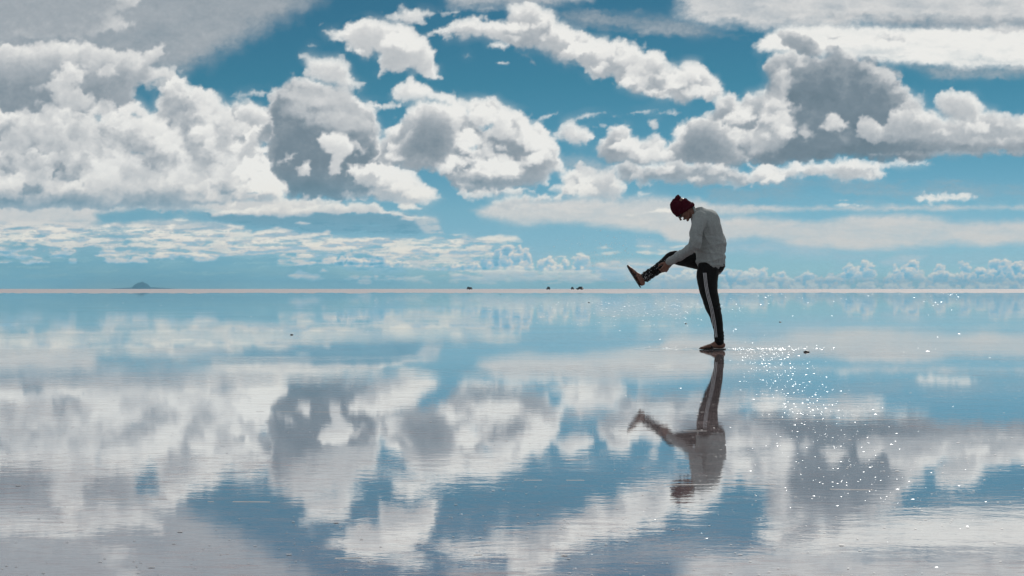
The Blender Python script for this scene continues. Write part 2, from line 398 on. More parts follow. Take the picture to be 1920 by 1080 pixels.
def paint(s):
    V, C, W, H = s.veil, s.cum, s.band, s.heap
    # ---- high veils
    V([(-300,-150),(650,-150),(600,8),(520,45),(450,85),(390,118),(345,135),(300,150),(-300,150)], l=.56, feather=46, dens=.95, streak=.02, lv=.07)
    V([(820,-150),(1120,-150),(1110,4),(1010,16),(900,20),(840,14)], l=.70, feather=18, dens=.75, streak=.35)
    V([(1020,22),(1120,18),(1260,32),(1330,55),(1400,68),(1330,74),(1180,62),(1060,44)], l=.58, feather=16, dens=.62, streak=.45)
    V([(1230,-150),(2240,-150),(2240,55),(1640,45),(1560,60),(1420,58),(1330,50),(1280,36)], l=.80, feather=30, dens=.93, streak=.24, lv=.07)
    V([(1560,30),(2240,42),(2240,50),(1700,52)], l=.50, feather=18, dens=.55, streak=.5)
    V([(1680,118),(2240,128),(2240,150),(1760,146)], l=.60, feather=16, dens=.55, streak=.4)
    V([(1416,86),(1440,64),(1470,52),(1540,48),(1600,44),(1680,54),(1760,50),(2240,46),(2240,126),(1800,130),(1740,122),(1640,116),(1540,106),(1470,97),(1428,93)], l=.95, feather=11, dens=.97, streak=.30, lv=.05)
    V([(1440,80),(1500,62),(1600,58),(1640,70),(1560,90),(1480,92)], l=1.0, feather=12, dens=.7, streak=.5, lv=.05)
    V([(1700,36),(2240,32),(2240,58),(1730,62)], l=.62, feather=14, dens=.5, streak=.8)
    V([(1550,66),(1700,70),(1690,78),(1560,76)], l=.45, feather=10, dens=.5, streak=.9)
    # ---- low veils
    V([(880,392),(930,382),(1090,372),(1240,368),(1310,372),(1345,392),(1440,398),(1340,404),(1330,430),(1330,452),(1200,432),(1080,422),(960,420),(905,408)], l=.82, feather=13, dens=.90, streak=.18, lv=.03)
    V([(1190,388),(1300,384),(1560,386),(2240,380),(2240,394),(1600,395),(1400,398),(1250,398)], l=.80, feather=8, dens=.80, streak=.3, lv=.03)
    V([(1290,412),(1400,406),(1540,412),(1600,403),(1720,404),(1800,412),(2240,410),(2240,462),(1780,458),(1640,470),(1500,462),(1420,448),(1330,458),(1250,452),(1240,420)], l=.80, feather=14, dens=.93, streak=.22, lv=.03)
    V([(1330,440),(1460,450),(1560,468),(1640,480),(1560,492),(1440,476),(1330,470)], l=.60, feather=22, dens=.6, streak=.4)
    V([(1650,488),(1690,478),(1740,480),(1720,492),(1680,505),(1655,500)], l=.74, feather=10, dens=.75, streak=.2)
    V([(1560,470),(2240,474),(2240,500),(1700,512),(1560,505)], l=.5, feather=24, dens=.35, streak=.6)
    V([(1200,452),(1290,458),(1310,478),(1240,472),(1200,466)], l=.7, feather=12, dens=.4, streak=.5)
    V([(1380,335),(1700,345),(2240,352),(2240,372),(1700,368),(1480,360)], l=.55, feather=20, dens=.34, streak=1.0)
    V([(1330,352),(1460,352),(1500,372),(1330,376)], l=.5, feather=14, dens=.3, streak=1.0)
    V([(-300,384),(200,384),(520,372),(620,378),(560,398),(420,398),(300,392),(180,402),(190,415),(140,430),(-300,430)], l=.80, feather=9, dens=.95, streak=.15, lv=.04)
    V([(-300,412),(200,418),(330,410),(430,420),(470,432),(360,440),(-300,448)], l=.84, feather=9, dens=.9, streak=.2, lv=.04)
    V([(380,398),(520,396),(640,396),(770,402),(820,432),(770,446),(560,436),(470,428),(400,415)], l=.22, feather=12, dens=.62, streak=.1, lv=.05)
    V([(700,455),(980,468),(1120,480),(980,492),(760,490),(650,480)], l=.45, feather=18, dens=.42, streak=.4)
    V([(-300,478),(250,470),(420,476),(620,470),(700,488),(600,510),(300,508),(-300,512)], l=.05, feather=26, dens=.45, streak=.3)
    V([(-300,505),(420,498),(760,518),(760,541),(-300,541)], l=.0, feather=20, dens=.5, streak=.15)
    # ---- low distant bands
    C([(380,396),(430,390),(470,392),(520,388),(560,392),(610,380),(650,382),(672,378),(705,378),(720,392),(750,399),(792,406),(800,410),(770,412),(735,405),(700,401),(640,400),(560,404),(480,404),(400,406)], lit=.96, dark=.78, thick=14, amp=5, soft=4, rel=.12)
    V([(772,410),(800,404),(818,408),(826,424),(834,440),(800,440),(780,424)], l=.80, feather=7, dens=.7, streak=.1)
    C([(322,412),(336,407),(350,409),(357,414),(340,416)], lit=1, dark=.9, amp=2, soft=3)
    C([(548,419),(562,415),(580,416),(590,420),(570,421)], lit=1, dark=.9, amp=1, soft=3)
    C([(150,436),(165,424),(185,428),(200,420),(235,425),(260,424),(300,430),(318,422),(330,420),(328,432),(352,436),(385,428),(400,431),(430,427),(455,430),(470,434),(510,428),(520,430),(560,436),(600,434),(622,433),(632,442),(610,452),(590,448),(560,452),(500,446),(450,450),(430,455),(380,452),(340,458),(350,462),(300,456),(262,444),(230,438),(200,440),(172,445),(120,452),(-300,456),(-300,432)], lit=.97, dark=.80, thick=26, amp=8, soft=6, rel=.13)
    C([(430,452),(500,447),(560,450),(610,449),(640,445),(660,450),(700,447),(760,448),(770,445),(800,447),(850,446),(890,444),(935,440),(965,442),(975,445),(990,450),(960,456),(900,458),(860,462),(800,462),(740,466),(700,462),(665,466),(630,472),(600,478),(575,480),(560,474),(500,478),(440,480),(400,484),(350,480),(330,484),(300,484),(295,476),(350,472),(400,472),(440,466)], lit=.99, dark=.86, thick=18, amp=6, soft=5, rel=.12)
    C([(720,460),(780,461),(860,462),(855,468),(800,470),(740,472),(722,466)], lit=.97, dark=.88, thick=18, amp=4, soft=4, rel=.08)
    C([(184,472),(196,464),(215,462),(226,470),(250,470),(290,464),(325,462),(318,468),(280,474),(255,478),(240,484),(215,490),(210,482),(190,480)], lit=.96, dark=.75, thick=12, amp=5, soft=4, rel=.12)
    C([(257,488),(262,478),(275,478),(284,482),(300,472),(330,470),(360,475),(400,476),(440,474),(450,476),(390,482),(340,484),(305,484),(282,486)], lit=1, dark=.8, thick=12, amp=4, soft=4, rel=.12)
    W(200, 560, 440, 482, cover=.54, lit=.96, dark=.7, size=.7, seed=1, taper=90, tilt=.03, flat=2.8, dens=.9)
    W(360, 800, 440, 475, cover=.56, lit=.98, dark=.75, size=.6, seed=2, taper=90, flat=3.2, dens=.95)
    W(150, 360, 470, 500, cover=.50, lit=.9, dark=.5, size=.7, seed=12, taper=40, dens=.85)
    W(500, 650, 468, 505, cover=0.65, lit=.98, dark=.62, size=.55, seed=3, taper=30)
    C([(528,520),(545,512),(562,508),(580,512),(600,514),(604,520),(588,525),(560,524)], lit=.95, dark=.8, thick=12, amp=4, soft=4)
    C([(590,508),(604,503),(618,507),(612,512),(598,512)], lit=.93, dark=.8, thick=12, amp=3, soft=4)
    W(620, 760, 478, 505, cover=0.57, lit=.93, dark=.55, size=.5, seed=5, taper=25)
    C([(722,480),(760,475),(800,478),(860,482),(950,486),(960,492),(900,496),(840,500),(800,508),(760,500),(740,492)], lit=.93, dark=.82, thick=20, amp=6, soft=7, rel=.08)
    V([(640,498),(760,498),(770,514),(700,516),(650,510)], l=.42, feather=9, dens=.7, streak=.1)
    W(560, 1000, 452, 492, cover=.55, lit=.98, dark=.72, size=.6, seed=21, taper=90, flat=3.6, dens=.85)
    W(-300, 420, 440, 470, cover=.58, lit=.97, dark=.75, size=.7, seed=22, taper=60, flat=3.2, dens=.9)
    W(640, 1200, 512, 538, cover=.52, lit=.92, dark=.6, size=.4, seed=23, taper=40, flat=3.5, dens=.8)
    W(1080, 1340, 455, 482, cover=.50, lit=.95, dark=.8, size=.5, seed=24, taper=60, flat=4, dens=.6)
    H(630, 770, 500, 20, size=12, seed=1, dark=.18, dens=.95)
    H(660, 730, 498, 26, size=14, seed=9, dark=.12, dens=.95, n=14)
    H(810, 1180, 507, 26, size=11, seed=2, dark=.25, dens=.92)
    H(930, 990, 500, 32, size=13, seed=14, dark=.15, dens=.92, n=12)
    V([(1090,492),(1150,488),(1280,486),(1290,500),(1270,520),(1200,522),(1100,515)], l=.72, feather=9, dens=.75, streak=.3)
    W(820, 1190, 500, 534, cover=0.67, lit=.94, dark=.55, size=.55, seed=6, taper=35, flat=3)
    W(1100, 1320, 486, 538, cover=0.67, lit=.90, dark=.5, size=.8, seed=7, taper=35)
    H(1225, 1325, 540, 40, size=12, seed=12, dark=.35, dens=.8, n=46)
    V([(1180,524),(1300,520),(1340,541),(1170,541)], l=.75, feather=8, dens=.4, streak=.3)
    H(1350, 2240, 536, 34, size=13, seed=3, dark=.22, dens=.95)
    H(1350, 1430, 520, 24, size=15, seed=4, dark=.2, n=16)
    H(1590, 1640, 522, 24, size=14, seed=5, dark=.15, n=10)
    H(1680, 1730, 524, 28, size=15, seed=6, dark=.15, n=12)
    H(1750, 1960, 528, 44, size=17, seed=8, dark=.2, n=34)
    V([(1350,520),(2240,522),(2240,543),(1350,543)], l=.50, feather=6, dens=.30, streak=.5, lv=.25)
    H(1350, 2240, 543, 14, size=9, seed=21, dark=.3, dens=.75)
    W(630, 720, 512, 532, cover=.46, lit=.9, dark=.6, size=.4, seed=8, taper=15)
    W(-300, 170, 455, 505, cover=.52, lit=.88, dark=.4, size=.8, seed=15, taper=40)
    C([(1038,480),(1050,478),(1066,480),(1060,483),(1042,483)], lit=.97, dark=.9, amp=2, soft=3)
    C([(1105,478),(1125,476),(1128,479),(1108,480)], lit=.95, dark=.9, amp=1, soft=3)
    C([(1228,476),(1240,474),(1248,477),(1236,479)], lit=.97, dark=.9, amp=1, soft=3)
    C([(1205,398),(1225,396),(1236,390),(1258,388),(1262,398),(1240,399)], lit=1.02, dark=.97, amp=2, soft=4)
    C([(1160,405),(1175,401),(1198,403),(1180,406)], lit=.97, dark=.95, amp=2, soft=5)
    C([(840,440),(860,438),(872,438),(858,442)], lit=.97, dark=.95, amp=1, soft=3)
    for P in ([(1564,383),(1576,381),(1612,383),(1640,382),(1612,386),(1570,386)], [(1566,375),(1580,373),(1596,375),(1580,376)]):
        C(P, lit=1, dark=.97, amp=1.5, soft=3)
    C([(1716,371),(1735,363),(1760,365),(1800,362),(1830,368),(1800,378),(1745,378)], lit=1, dark=.95, amp=4, soft=4)
    C([(748,387),(758,380),(775,381),(782,387),(790,391),(768,391),(755,393)], lit=1, dark=.95, amp=3, soft=3)
    # ---- main cumulus, back to front
    # upper left
    C([(-300,-150),(275,-150),(262,8),(232,18),(214,28),(248,44),(238,56),(205,60),(165,72),(-300,84)], lit=.82, dark=.74, thick=50, amp=11, soft=16, rel=.10, lumps=(10, 16, 36, .9, .72, 3, .6))
    C([(-300,80),(160,84),(192,86),(230,98),(262,98),(285,92),(314,84),(312,100),(290,122),(320,130),(358,152),(330,158),(296,160),(258,168),(242,180),(252,205),(262,222),(-300,230)], lit=.88, dark=.62, thick=45, amp=11, soft=11, rel=.14, lumps=(16, 16, 42, .95, .66, 2, .7))
    # left mass
    C([(-300,215),(180,214),(215,206),(252,206),(290,212),(302,190),(298,168),(312,152),(335,150),(352,165),(385,182),(398,178),(412,196),(430,196),(440,214),(470,208),(498,218),(512,240),(505,262),(482,262),(498,290),(505,318),(528,352),(525,362),(500,370),(440,382),(300,390),(-300,392)], lit=1.0, dark=.56, thick=46, amp=10, soft=6, rel=.24, bil=.36, lumps=(104, 12, 62, .93, .42, 1, .80))
    shade(s, [(180,238),(215,248),(262,262),(300,282),(330,300),(318,318),(280,308),(235,290),(205,268)], .30, 15)
    shade(s, [(302,172),(335,180),(358,200),(372,228),(350,240),(322,232),(300,206)], .28, 14)
    shade(s, [(340,238),(372,262),(400,300),(392,330),(362,318),(345,280)], .26, 13)
    shade(s, [(402,228),(425,250),(436,292),(420,300),(405,262)], .22, 11)
    shade(s, [(-300,300),(160,296),(172,318),(150,330),(-300,330)], .20, 16)
    shade(s, [(-300,240),(150,236),(190,262),(170,286),(-300,284)], .16, 18)
    shade(s, [(230,310),(280,306),(310,330),(270,346),(232,336)], .14, 12)
    shade(s, [(440,250),(468,262),(480,300),(470,330),(448,300)], .14, 10)
    shade(s, [(-300,358),(180,362),(330,352),(380,366),(300,382),(-300,386)], .24, 12)
    shade(s, [(396,352),(430,340),(445,360),(420,374)], .18, 9)
    shade(s, [(-300,150),(160,150),(200,180),(215,202),(170,212),(-300,212)], .16, 16)
    shade(s, [(190,120),(240,132),(230,160),(190,158)], .12, 12)
    hole(s, [(246,178),(262,168),(290,160),(304,168),(300,185),(296,196),(300,206),(284,212),(262,200)], amp=7, soft=6)
    hole(s, [(244,206),(256,212),(262,222),(250,216)], amp=5, soft=4)
    hole(s, [(176,214),(192,212),(190,226),(178,224)], amp=4, soft=4)
    hole(s, [(244,285),(272,287),(272,290),(246,289)], amp=2, soft=4)
    # dark back cloud of the left-centre
    C([(440,222),(452,204),(476,194),(498,206),(508,182),(530,158),(550,143),(572,150),(586,164),(612,166),(645,166),(662,180),(688,200),(706,222),(708,246),(712,268),(740,306),(760,342),(730,366),(640,372),(540,368),(512,330),(498,286),(505,262),(490,240)], lit=.92, dark=.42, thick=30, amp=10, soft=6, rel=.13, bil=.16, base=.04)
    C([(500,236),(560,226),(640,250),(700,270),(700,330),(660,366),(545,364),(512,320),(500,280)], lit=.42, dark=.34, thick=44, amp=6, soft=24, rel=.02, bil=.06)
    C([(502,200),(520,170),(548,148),(582,158),(640,170),(660,190),(690,215),(700,246),(650,262),(590,240),(540,230),(508,226)], lit=.82, dark=.46, thick=16, amp=9, soft=9, rel=.12, bil=.2, lumps=(12, 12, 30, .80, .46, 4, .4))
    C([(440,222),(456,204),(476,196),(500,206),(514,228),(510,250),(480,246)], lit=1, dark=.68, thick=18, amp=7, soft=6, rel=.2)
    C([(475,240),(505,236),(514,250),(498,266),(486,262),(500,290),(508,320),(530,352),(526,362),(490,366),(450,330),(440,270)], lit=1.03, dark=.80, thick=24, amp=8, soft=6, rel=.22, bil=.3, lumps=(14, 8, 20, 1.05, .8, 5))
    s.lump([(506,238),(560,228),(640,250),(704,272),(704,330),(664,362),(548,360),(514,320)], 26, 14, 44, .44, .26, 31, .34)
    s.lump([(520,175),(548,150),(582,160),(640,172),(662,192),(690,216),(700,246),(650,262),(540,232)], 16, 10, 26, .72, .46, 32, .45)
    shade(s, [(520,244),(560,232),(640,254),(696,276),(694,326),(654,356),(550,352),(520,312)], .24, 14)
    # bright scraps over the dark cloud
    C([(590,262),(604,248),(630,245),(652,248),(668,270),(664,290),(646,300),(636,322),(622,330),(618,312),(622,292),(604,282)], lit=1.03, dark=.90, thick=20, amp=3, soft=7, rel=.14)
    C([(668,268),(684,272),(692,284),(676,290)], lit=.9, dark=.7, amp=5, soft=6, dens=.8)
    C([(512,304),(530,302),(542,290),(556,284),(552,296),(536,306),(524,308)], lit=.95, dark=.8, amp=4, soft=5, dens=.85)
    C([(556,316),(566,304),(584,302),(586,316),(580,330),(568,326)], lit=.98, dark=.8, amp=4, soft=5, dens=.9)
    C([(506,340),(520,330),(518,346)], lit=.9, dark=.7, amp=4, soft=5, dens=.7)
    C([(532,372),(600,371),(660,374),(612,384),(560,390),(520,394),(505,384)], lit=.92, dark=.80, thick=20, amp=6, soft=8, rel=.08)
    hole(s, [(464,361),(480,360),(494,360),(480,364),(466,364)], amp=1.5, soft=4)
    # lower right lobe
    C([(664,322),(684,306),(712,300),(732,312),(756,318),(778,330),(792,346),(816,358),(836,374),(800,376),(770,372),(742,378),(710,376),(690,368),(700,350),(678,338)], lit=1.02, dark=.72, thick=22, amp=8, soft=5, rel=.18, lumps=(12, 8, 22, 1.03, .75, 6))
    C([(640,356),(690,362),(742,372),(760,376),(700,374),(640,374)], lit=.6, dark=.42, thick=12, amp=4, soft=9)
    # centre cumulus
    C([(690,300),(712,268),(730,240),(742,226),(770,232),(772,200),(786,188),(812,196),(836,200),(852,190),(866,196),(884,214),(872,200),(876,184),(892,178),(906,184),(918,178),(930,184),(948,198),(968,204),(976,224),(1000,228),(1022,238),(1036,246),(1042,268),(1048,290),(1052,316),(1030,330),(1018,344),(976,350),(900,356),(862,350),(838,336),(816,318),(780,322),(740,306)], lit=1.0, dark=.60, thick=30, amp=9, soft=6, rel=.22, bil=.34, lumps=(46, 10, 30, 1.02, .66, 7, .8))
    C([(776,206),(792,192),(826,200),(846,214),(866,240),(860,280),(820,310),(770,308),(730,296),(742,262),(774,240)], lit=.80, dark=.50, thick=20, amp=8, soft=18, rel=.08, bil=.15)
    C([(826,330),(856,324),(900,326),(940,322),(990,330),(1000,338),(960,348),(900,354),(860,348)], lit=.55, dark=.36, thick=9, amp=5, soft=14, rel=.03)
    hole(s, [(880,276),(894,274),(892,282),(882,282)], amp=3, soft=7)
    hole(s, [(902,234),(922,232),(926,240),(906,246)], amp=4, soft=7)
    C([(858,360),(880,356),(940,354),(990,350),(1000,358),(980,362),(930,366),(900,378),(872,372)], lit=.95, dark=.82, thick=14, amp=5, soft=6, rel=.1)
    C([(922,388),(930,372),(960,364),(985,360),(1000,370),(1030,367),(1054,367),(1040,374),(1000,378),(990,388),(950,390)], lit=.93, dark=.72, thick=14, amp=6, soft=6, rel=.14)
    # upper small clouds
    C([(604,56),(640,52),(664,40),(700,38),(744,46),(772,56),(800,72),(806,86),(816,98),(812,116),(826,142),(806,142),(778,130),(752,136),(728,134),(708,140),(708,118),(716,98),(700,94),(696,116),(682,112),(668,98),(648,94),(654,78),(626,70)], lit=1.0, dark=.82, thick=26, amp=7, soft=5, rel=.16, bil=.25, lumps=(12, 8, 20, 1.02, .84, 9, .7))
    C([(720,30),(740,20),(764,22),(782,14),(804,20),(812,26),(800,34),(798,44),(772,46),(756,40),(730,38)], lit=.93, dark=.8, amp=6, soft=7, rel=.1)
    C([(812,24),(850,18),(872,20),(866,26),(830,28)], lit=.85, dark=.8, amp=3, soft=6, dens=.8)
    C([(568,104),(578,100),(590,104),(600,108),(640,110),(654,126),(660,144),(684,158),(670,170),(648,168),(618,150),(600,142),(586,150),(572,140)], lit=1.02, dark=.84, thick=18, amp=7, soft=6, rel=.14)
    C([(728,174),(744,158),(768,152),(796,154),(818,168),(836,170),(854,186),(856,196),(830,192),(812,188),(784,186),(746,186)], lit=1.03, dark=.88, thick=22, amp=5, soft=5, rel=.12, lumps=(5, 8, 15, 1.02, .88, 16, .5))
    C([(438,178),(462,175),(474,168),(498,170),(510,178),(488,178),(470,181),(452,181)], lit=.93, dark=.88, amp=2.5, soft=6, dens=.9)
    C([(570,84),(586,82),(604,86),(590,90),(578,86)], lit=.9, dark=.85, amp=2, soft=5, dens=.85)
    C([(598,46),(602,42),(606,44),(602,50)], lit=.85, dark=.8, amp=2, soft=5, dens=.6)
    C([(668,192),(690,186),(716,194),(732,192),(762,198),(730,200),(716,208),(690,210),(676,202)], lit=.96, dark=.85, amp=5, soft=6, rel=.08)
    C([(816,60),(836,52),(850,42),(868,36),(886,34),(908,34),(930,42),(948,40),(950,28),(964,16),(980,14),(996,4),(1008,6),(1018,18),(1034,24),(1044,40),(1062,44),(1076,60),(1094,52),(1112,62),(1128,72),(1148,80),(1166,72),(1184,86),(1210,98),(1236,108),(1258,124),(1274,128),(1280,112),(1302,114),(1322,122),(1334,136),(1350,150),(1346,168),(1330,188),(1306,190),(1284,192),(1262,188),(1236,184),(1208,180),(1172,168),(1150,148),(1118,140),(1086,122),(1050,108),(1020,88),(984,80),(950,78),(912,66),(884,60),(850,62),(832,64)], lit=1.0, dark=.70, thick=26, amp=9, soft=6, rel=.20, bil=.3, lumps=(46, 8, 24, 1.02, .74, 8, .8))
    C([(910,88),(924,80),(940,76),(956,84),(948,92),(922,90)], lit=1, dark=.9, amp=3, soft=4)
    C([(930,118),(942,112),(954,120),(946,124)], lit=1, dark=.9, amp=2, soft=4)
    C([(866,106),(876,102),(884,108)], lit=.9, dark=.85, amp=2, soft=5, dens=.8)
    C([(968,94),(982,98),(998,108),(1004,120),(996,126),(992,110),(976,104)], lit=.6, dark=.6, amp=3, soft=8, dens=.5)
    V([(1000,84),(1080,100),(1080,124),(1040,118)], l=.6, feather=12, dens=.5, streak=.2)
    # small centre right
    C([(1044,250),(1052,230),(1066,228),(1100,236),(1116,256),(1104,268),(1084,274),(1060,266)], lit=1, dark=.84, thick=18, amp=6, soft=6, rel=.12)
    for P in ([(1000,226),(1016,216),(1044,212),(1030,220),(1006,228)], [(1064,226),(1092,214),(1144,209),(1128,216),(1100,222),(1070,230)],
              [(1150,218),(1196,208),(1240,204),(1212,212),(1170,216)], [(1112,238),(1134,233),(1154,234),(1130,239)], [(1160,238),(1172,229),(1182,236)],
              [(1230,212),(1262,207),(1286,212),(1262,216)]):
        C(P, lit=.95, dark=.9, amp=2.5, soft=5, dens=.92)
    C([(1212,234),(1218,222),(1230,222),(1236,234),(1226,244),(1216,240)], lit=.85, dark=.75, amp=3, soft=5, dens=.9)
    # middle right
    C([(1048,366),(1054,344),(1048,330),(1070,318),(1092,304),(1100,316),(1130,322),(1150,318),(1160,334),(1172,350),(1168,368),(1130,372),(1090,370)], lit=.96, dark=.76, thick=22, amp=8, soft=7, rel=.16, lumps=(12, 8, 18, 1.0, .8, 15, .7))
    V([(1050,290),(1120,300),(1180,320),(1170,345),(1060,320)], l=.72, feather=18, dens=.45, streak=.1)
    C([(1124,282),(1128,266),(1144,248),(1160,238),(1180,244),(1188,262),(1206,268),(1232,262),(1248,272),(1262,262),(1272,240),(1294,222),(1322,214),(1336,216),(1346,188),(1366,172),(1380,178),(1392,196),(1402,182),(1412,196),(1440,184),(1460,196),(1480,230),(1460,280),(1420,300),(1340,304),(1240,304),(1160,306),(1132,298)], lit=.96, dark=.56, thick=24, amp=9, soft=6, rel=.18, bil=.26, lumps=(34, 8, 28, 1.0, .62, 10, .7))
    C([(1262,270),(1290,226),(1330,216),(1366,240),(1384,270),(1400,300),(1300,304),(1260,296)], lit=.72, dark=.50, thick=22, amp=7, soft=12, rel=.08)
    C([(1150,312),(1180,306),(1230,308),(1290,302),(1340,306),(1390,318),(1420,330),(1400,342),(1340,346),(1250,346),(1190,344),(1160,330)], lit=.92, dark=.56, thick=14, amp=8, soft=7, rel=.18, lumps=(14, 7, 16, 1.0, .62, 14, .7))
    # big right
    C([(1458,62),(1478,54),(1496,60),(1522,68),(1530,84),(1536,106),(1500,112),(1480,92),(1464,82)], lit=.74, dark=.52, thick=12, amp=5, soft=8, rel=.1)
    C([(1444,170),(1450,150),(1444,124),(1456,112),(1488,104),(1520,108),(1560,104),(1596,106),(1612,120),(1640,118),(1662,132),(1684,146),(1704,160),(1716,184),(1724,206),(1752,222),(1780,238),(1830,246),(2240,240),(2240,282),(1800,288),(1700,290),(1620,282),(1540,292),(1460,298),(1410,300),(1400,270),(1420,230),(1440,200)], lit=.88, dark=.40, thick=30, amp=9, soft=6, rel=.11, bil=.16, base=.02)
    C([(1490,120),(1560,118),(1640,130),(1690,160),(1712,200),(1740,240),(1760,276),(1640,276),(1540,284),(1480,270),(1470,220),(1490,180),(1476,140)], lit=.50, dark=.42, thick=50, amp=8, soft=34, rel=.03, bil=.1)
    s.lump([(1480,125),(1560,112),(1640,126),(1690,158),(1714,200),(1740,240),(1756,272),(1640,276),(1540,284),(1480,270)], 40, 14, 52, .50, .32, 33, .34)
    s.lump([(1600,112),(1650,122),(1700,160),(1722,206),(1700,215),(1660,170),(1610,130)], 16, 8, 20, .88, .62, 34, .5)
    shade(s, [(1480,150),(1560,130),(1640,150),(1690,190),(1700,236),(1640,276),(1520,276),(1480,240)], .34, 34)
    C([(1446,170),(1452,128),(1470,120),(1490,150),(1480,190),(1496,230),(1500,262),(1450,290),(1400,296),(1400,262),(1430,230),(1416,216),(1436,196)], lit=.90, dark=.72, thick=28, amp=8, soft=22, rel=.10, lumps=(10, 10, 26, .95, .75, 11, .6))
    C([(1536,242),(1550,228),(1560,216),(1578,220),(1590,226),(1592,240),(1570,246),(1548,246)], lit=.96, dark=.84, amp=5, soft=7, rel=.08)
    C([(1492,244),(1512,234),(1526,244),(1530,260),(1508,264),(1500,254)], lit=.84, dark=.7, amp=5, soft=9, dens=.8)
    C([(1604,244),(1612,222),(1632,228),(1656,232),(1672,214),(1694,206),(1716,204),(1744,212),(1776,218),(1830,214),(2240,222),(2240,262),(1800,258),(1700,262),(1640,262),(1608,256)], lit=.90, dark=.66, thick=26, amp=7, soft=7, rel=.15, lumps=(14, 8, 20, .97, .7, 12, .7))
    C([(1756,192),(1768,176),(1790,168),(1830,176),(1850,200),(1830,228),(1790,224),(1766,206)], lit=.95, dark=.7, amp=7, soft=6, rel=.16)
    C([(1700,284),(2240,276),(2240,290),(1780,291),(1640,294),(1620,290)], lit=.62, dark=.5, thick=10, amp=3, soft=8)
    # lower right row
    C([(1394,338),(1404,322),(1422,308),(1444,304),(1470,312),(1496,304),(1530,306),(1556,298),(1580,300),(1604,290),(1618,300),(1636,320),(1650,330),(1620,336),(1586,338),(1540,334),(1510,330),(1470,336),(1440,348),(1418,344)], lit=.98, dark=.74, thick=16, amp=7, soft=6, rel=.2, lumps=(16, 7, 16, 1.02, .76, 13, .8))
    C([(1618,310),(1650,304),(1690,300),(1720,302),(1758,302),(1740,310),(1690,314),(1640,318)], lit=.99, dark=.9, thick=18, amp=3, soft=6)
    C([(1620,326),(1650,322),(1668,324),(1650,330),(1630,332)], lit=.95, dark=.9, amp=4, soft=6, dens=.8)
    C([(1190,364),(1202,358),(1222,362),(1216,367),(1196,367)], lit=1, dark=.95, amp=2, soft=4)
    hole(s, [(1368,308),(1376,306),(1378,316),(1370,318)], amp=3, soft=6, keep=.2)
    shade(s, [(1180,100),(1230,120),(1260,150),(1230,165),(1190,145),(1160,118)], .10, 12)
    shade(s, [(1270,130),(1310,140),(1315,165),(1285,170)], .10, 10)
    shade(s, [(880,225),(930,222),(970,250),(990,285),(950,300),(900,280)], .12, 14)
    shade(s, [(1000,30),(1030,50),(1040,75),(1010,70)], .08, 8)
    shade(s, [(1160,316),(1240,318),(1300,322),(1240,338),(1180,338)], .14, 7)
    shade(s, [(1290,316),(1380,318),(1396,334),(1330,338)], .12, 7)
    finish(s)

def air_of(Y): return sstep(300, 500, Y)

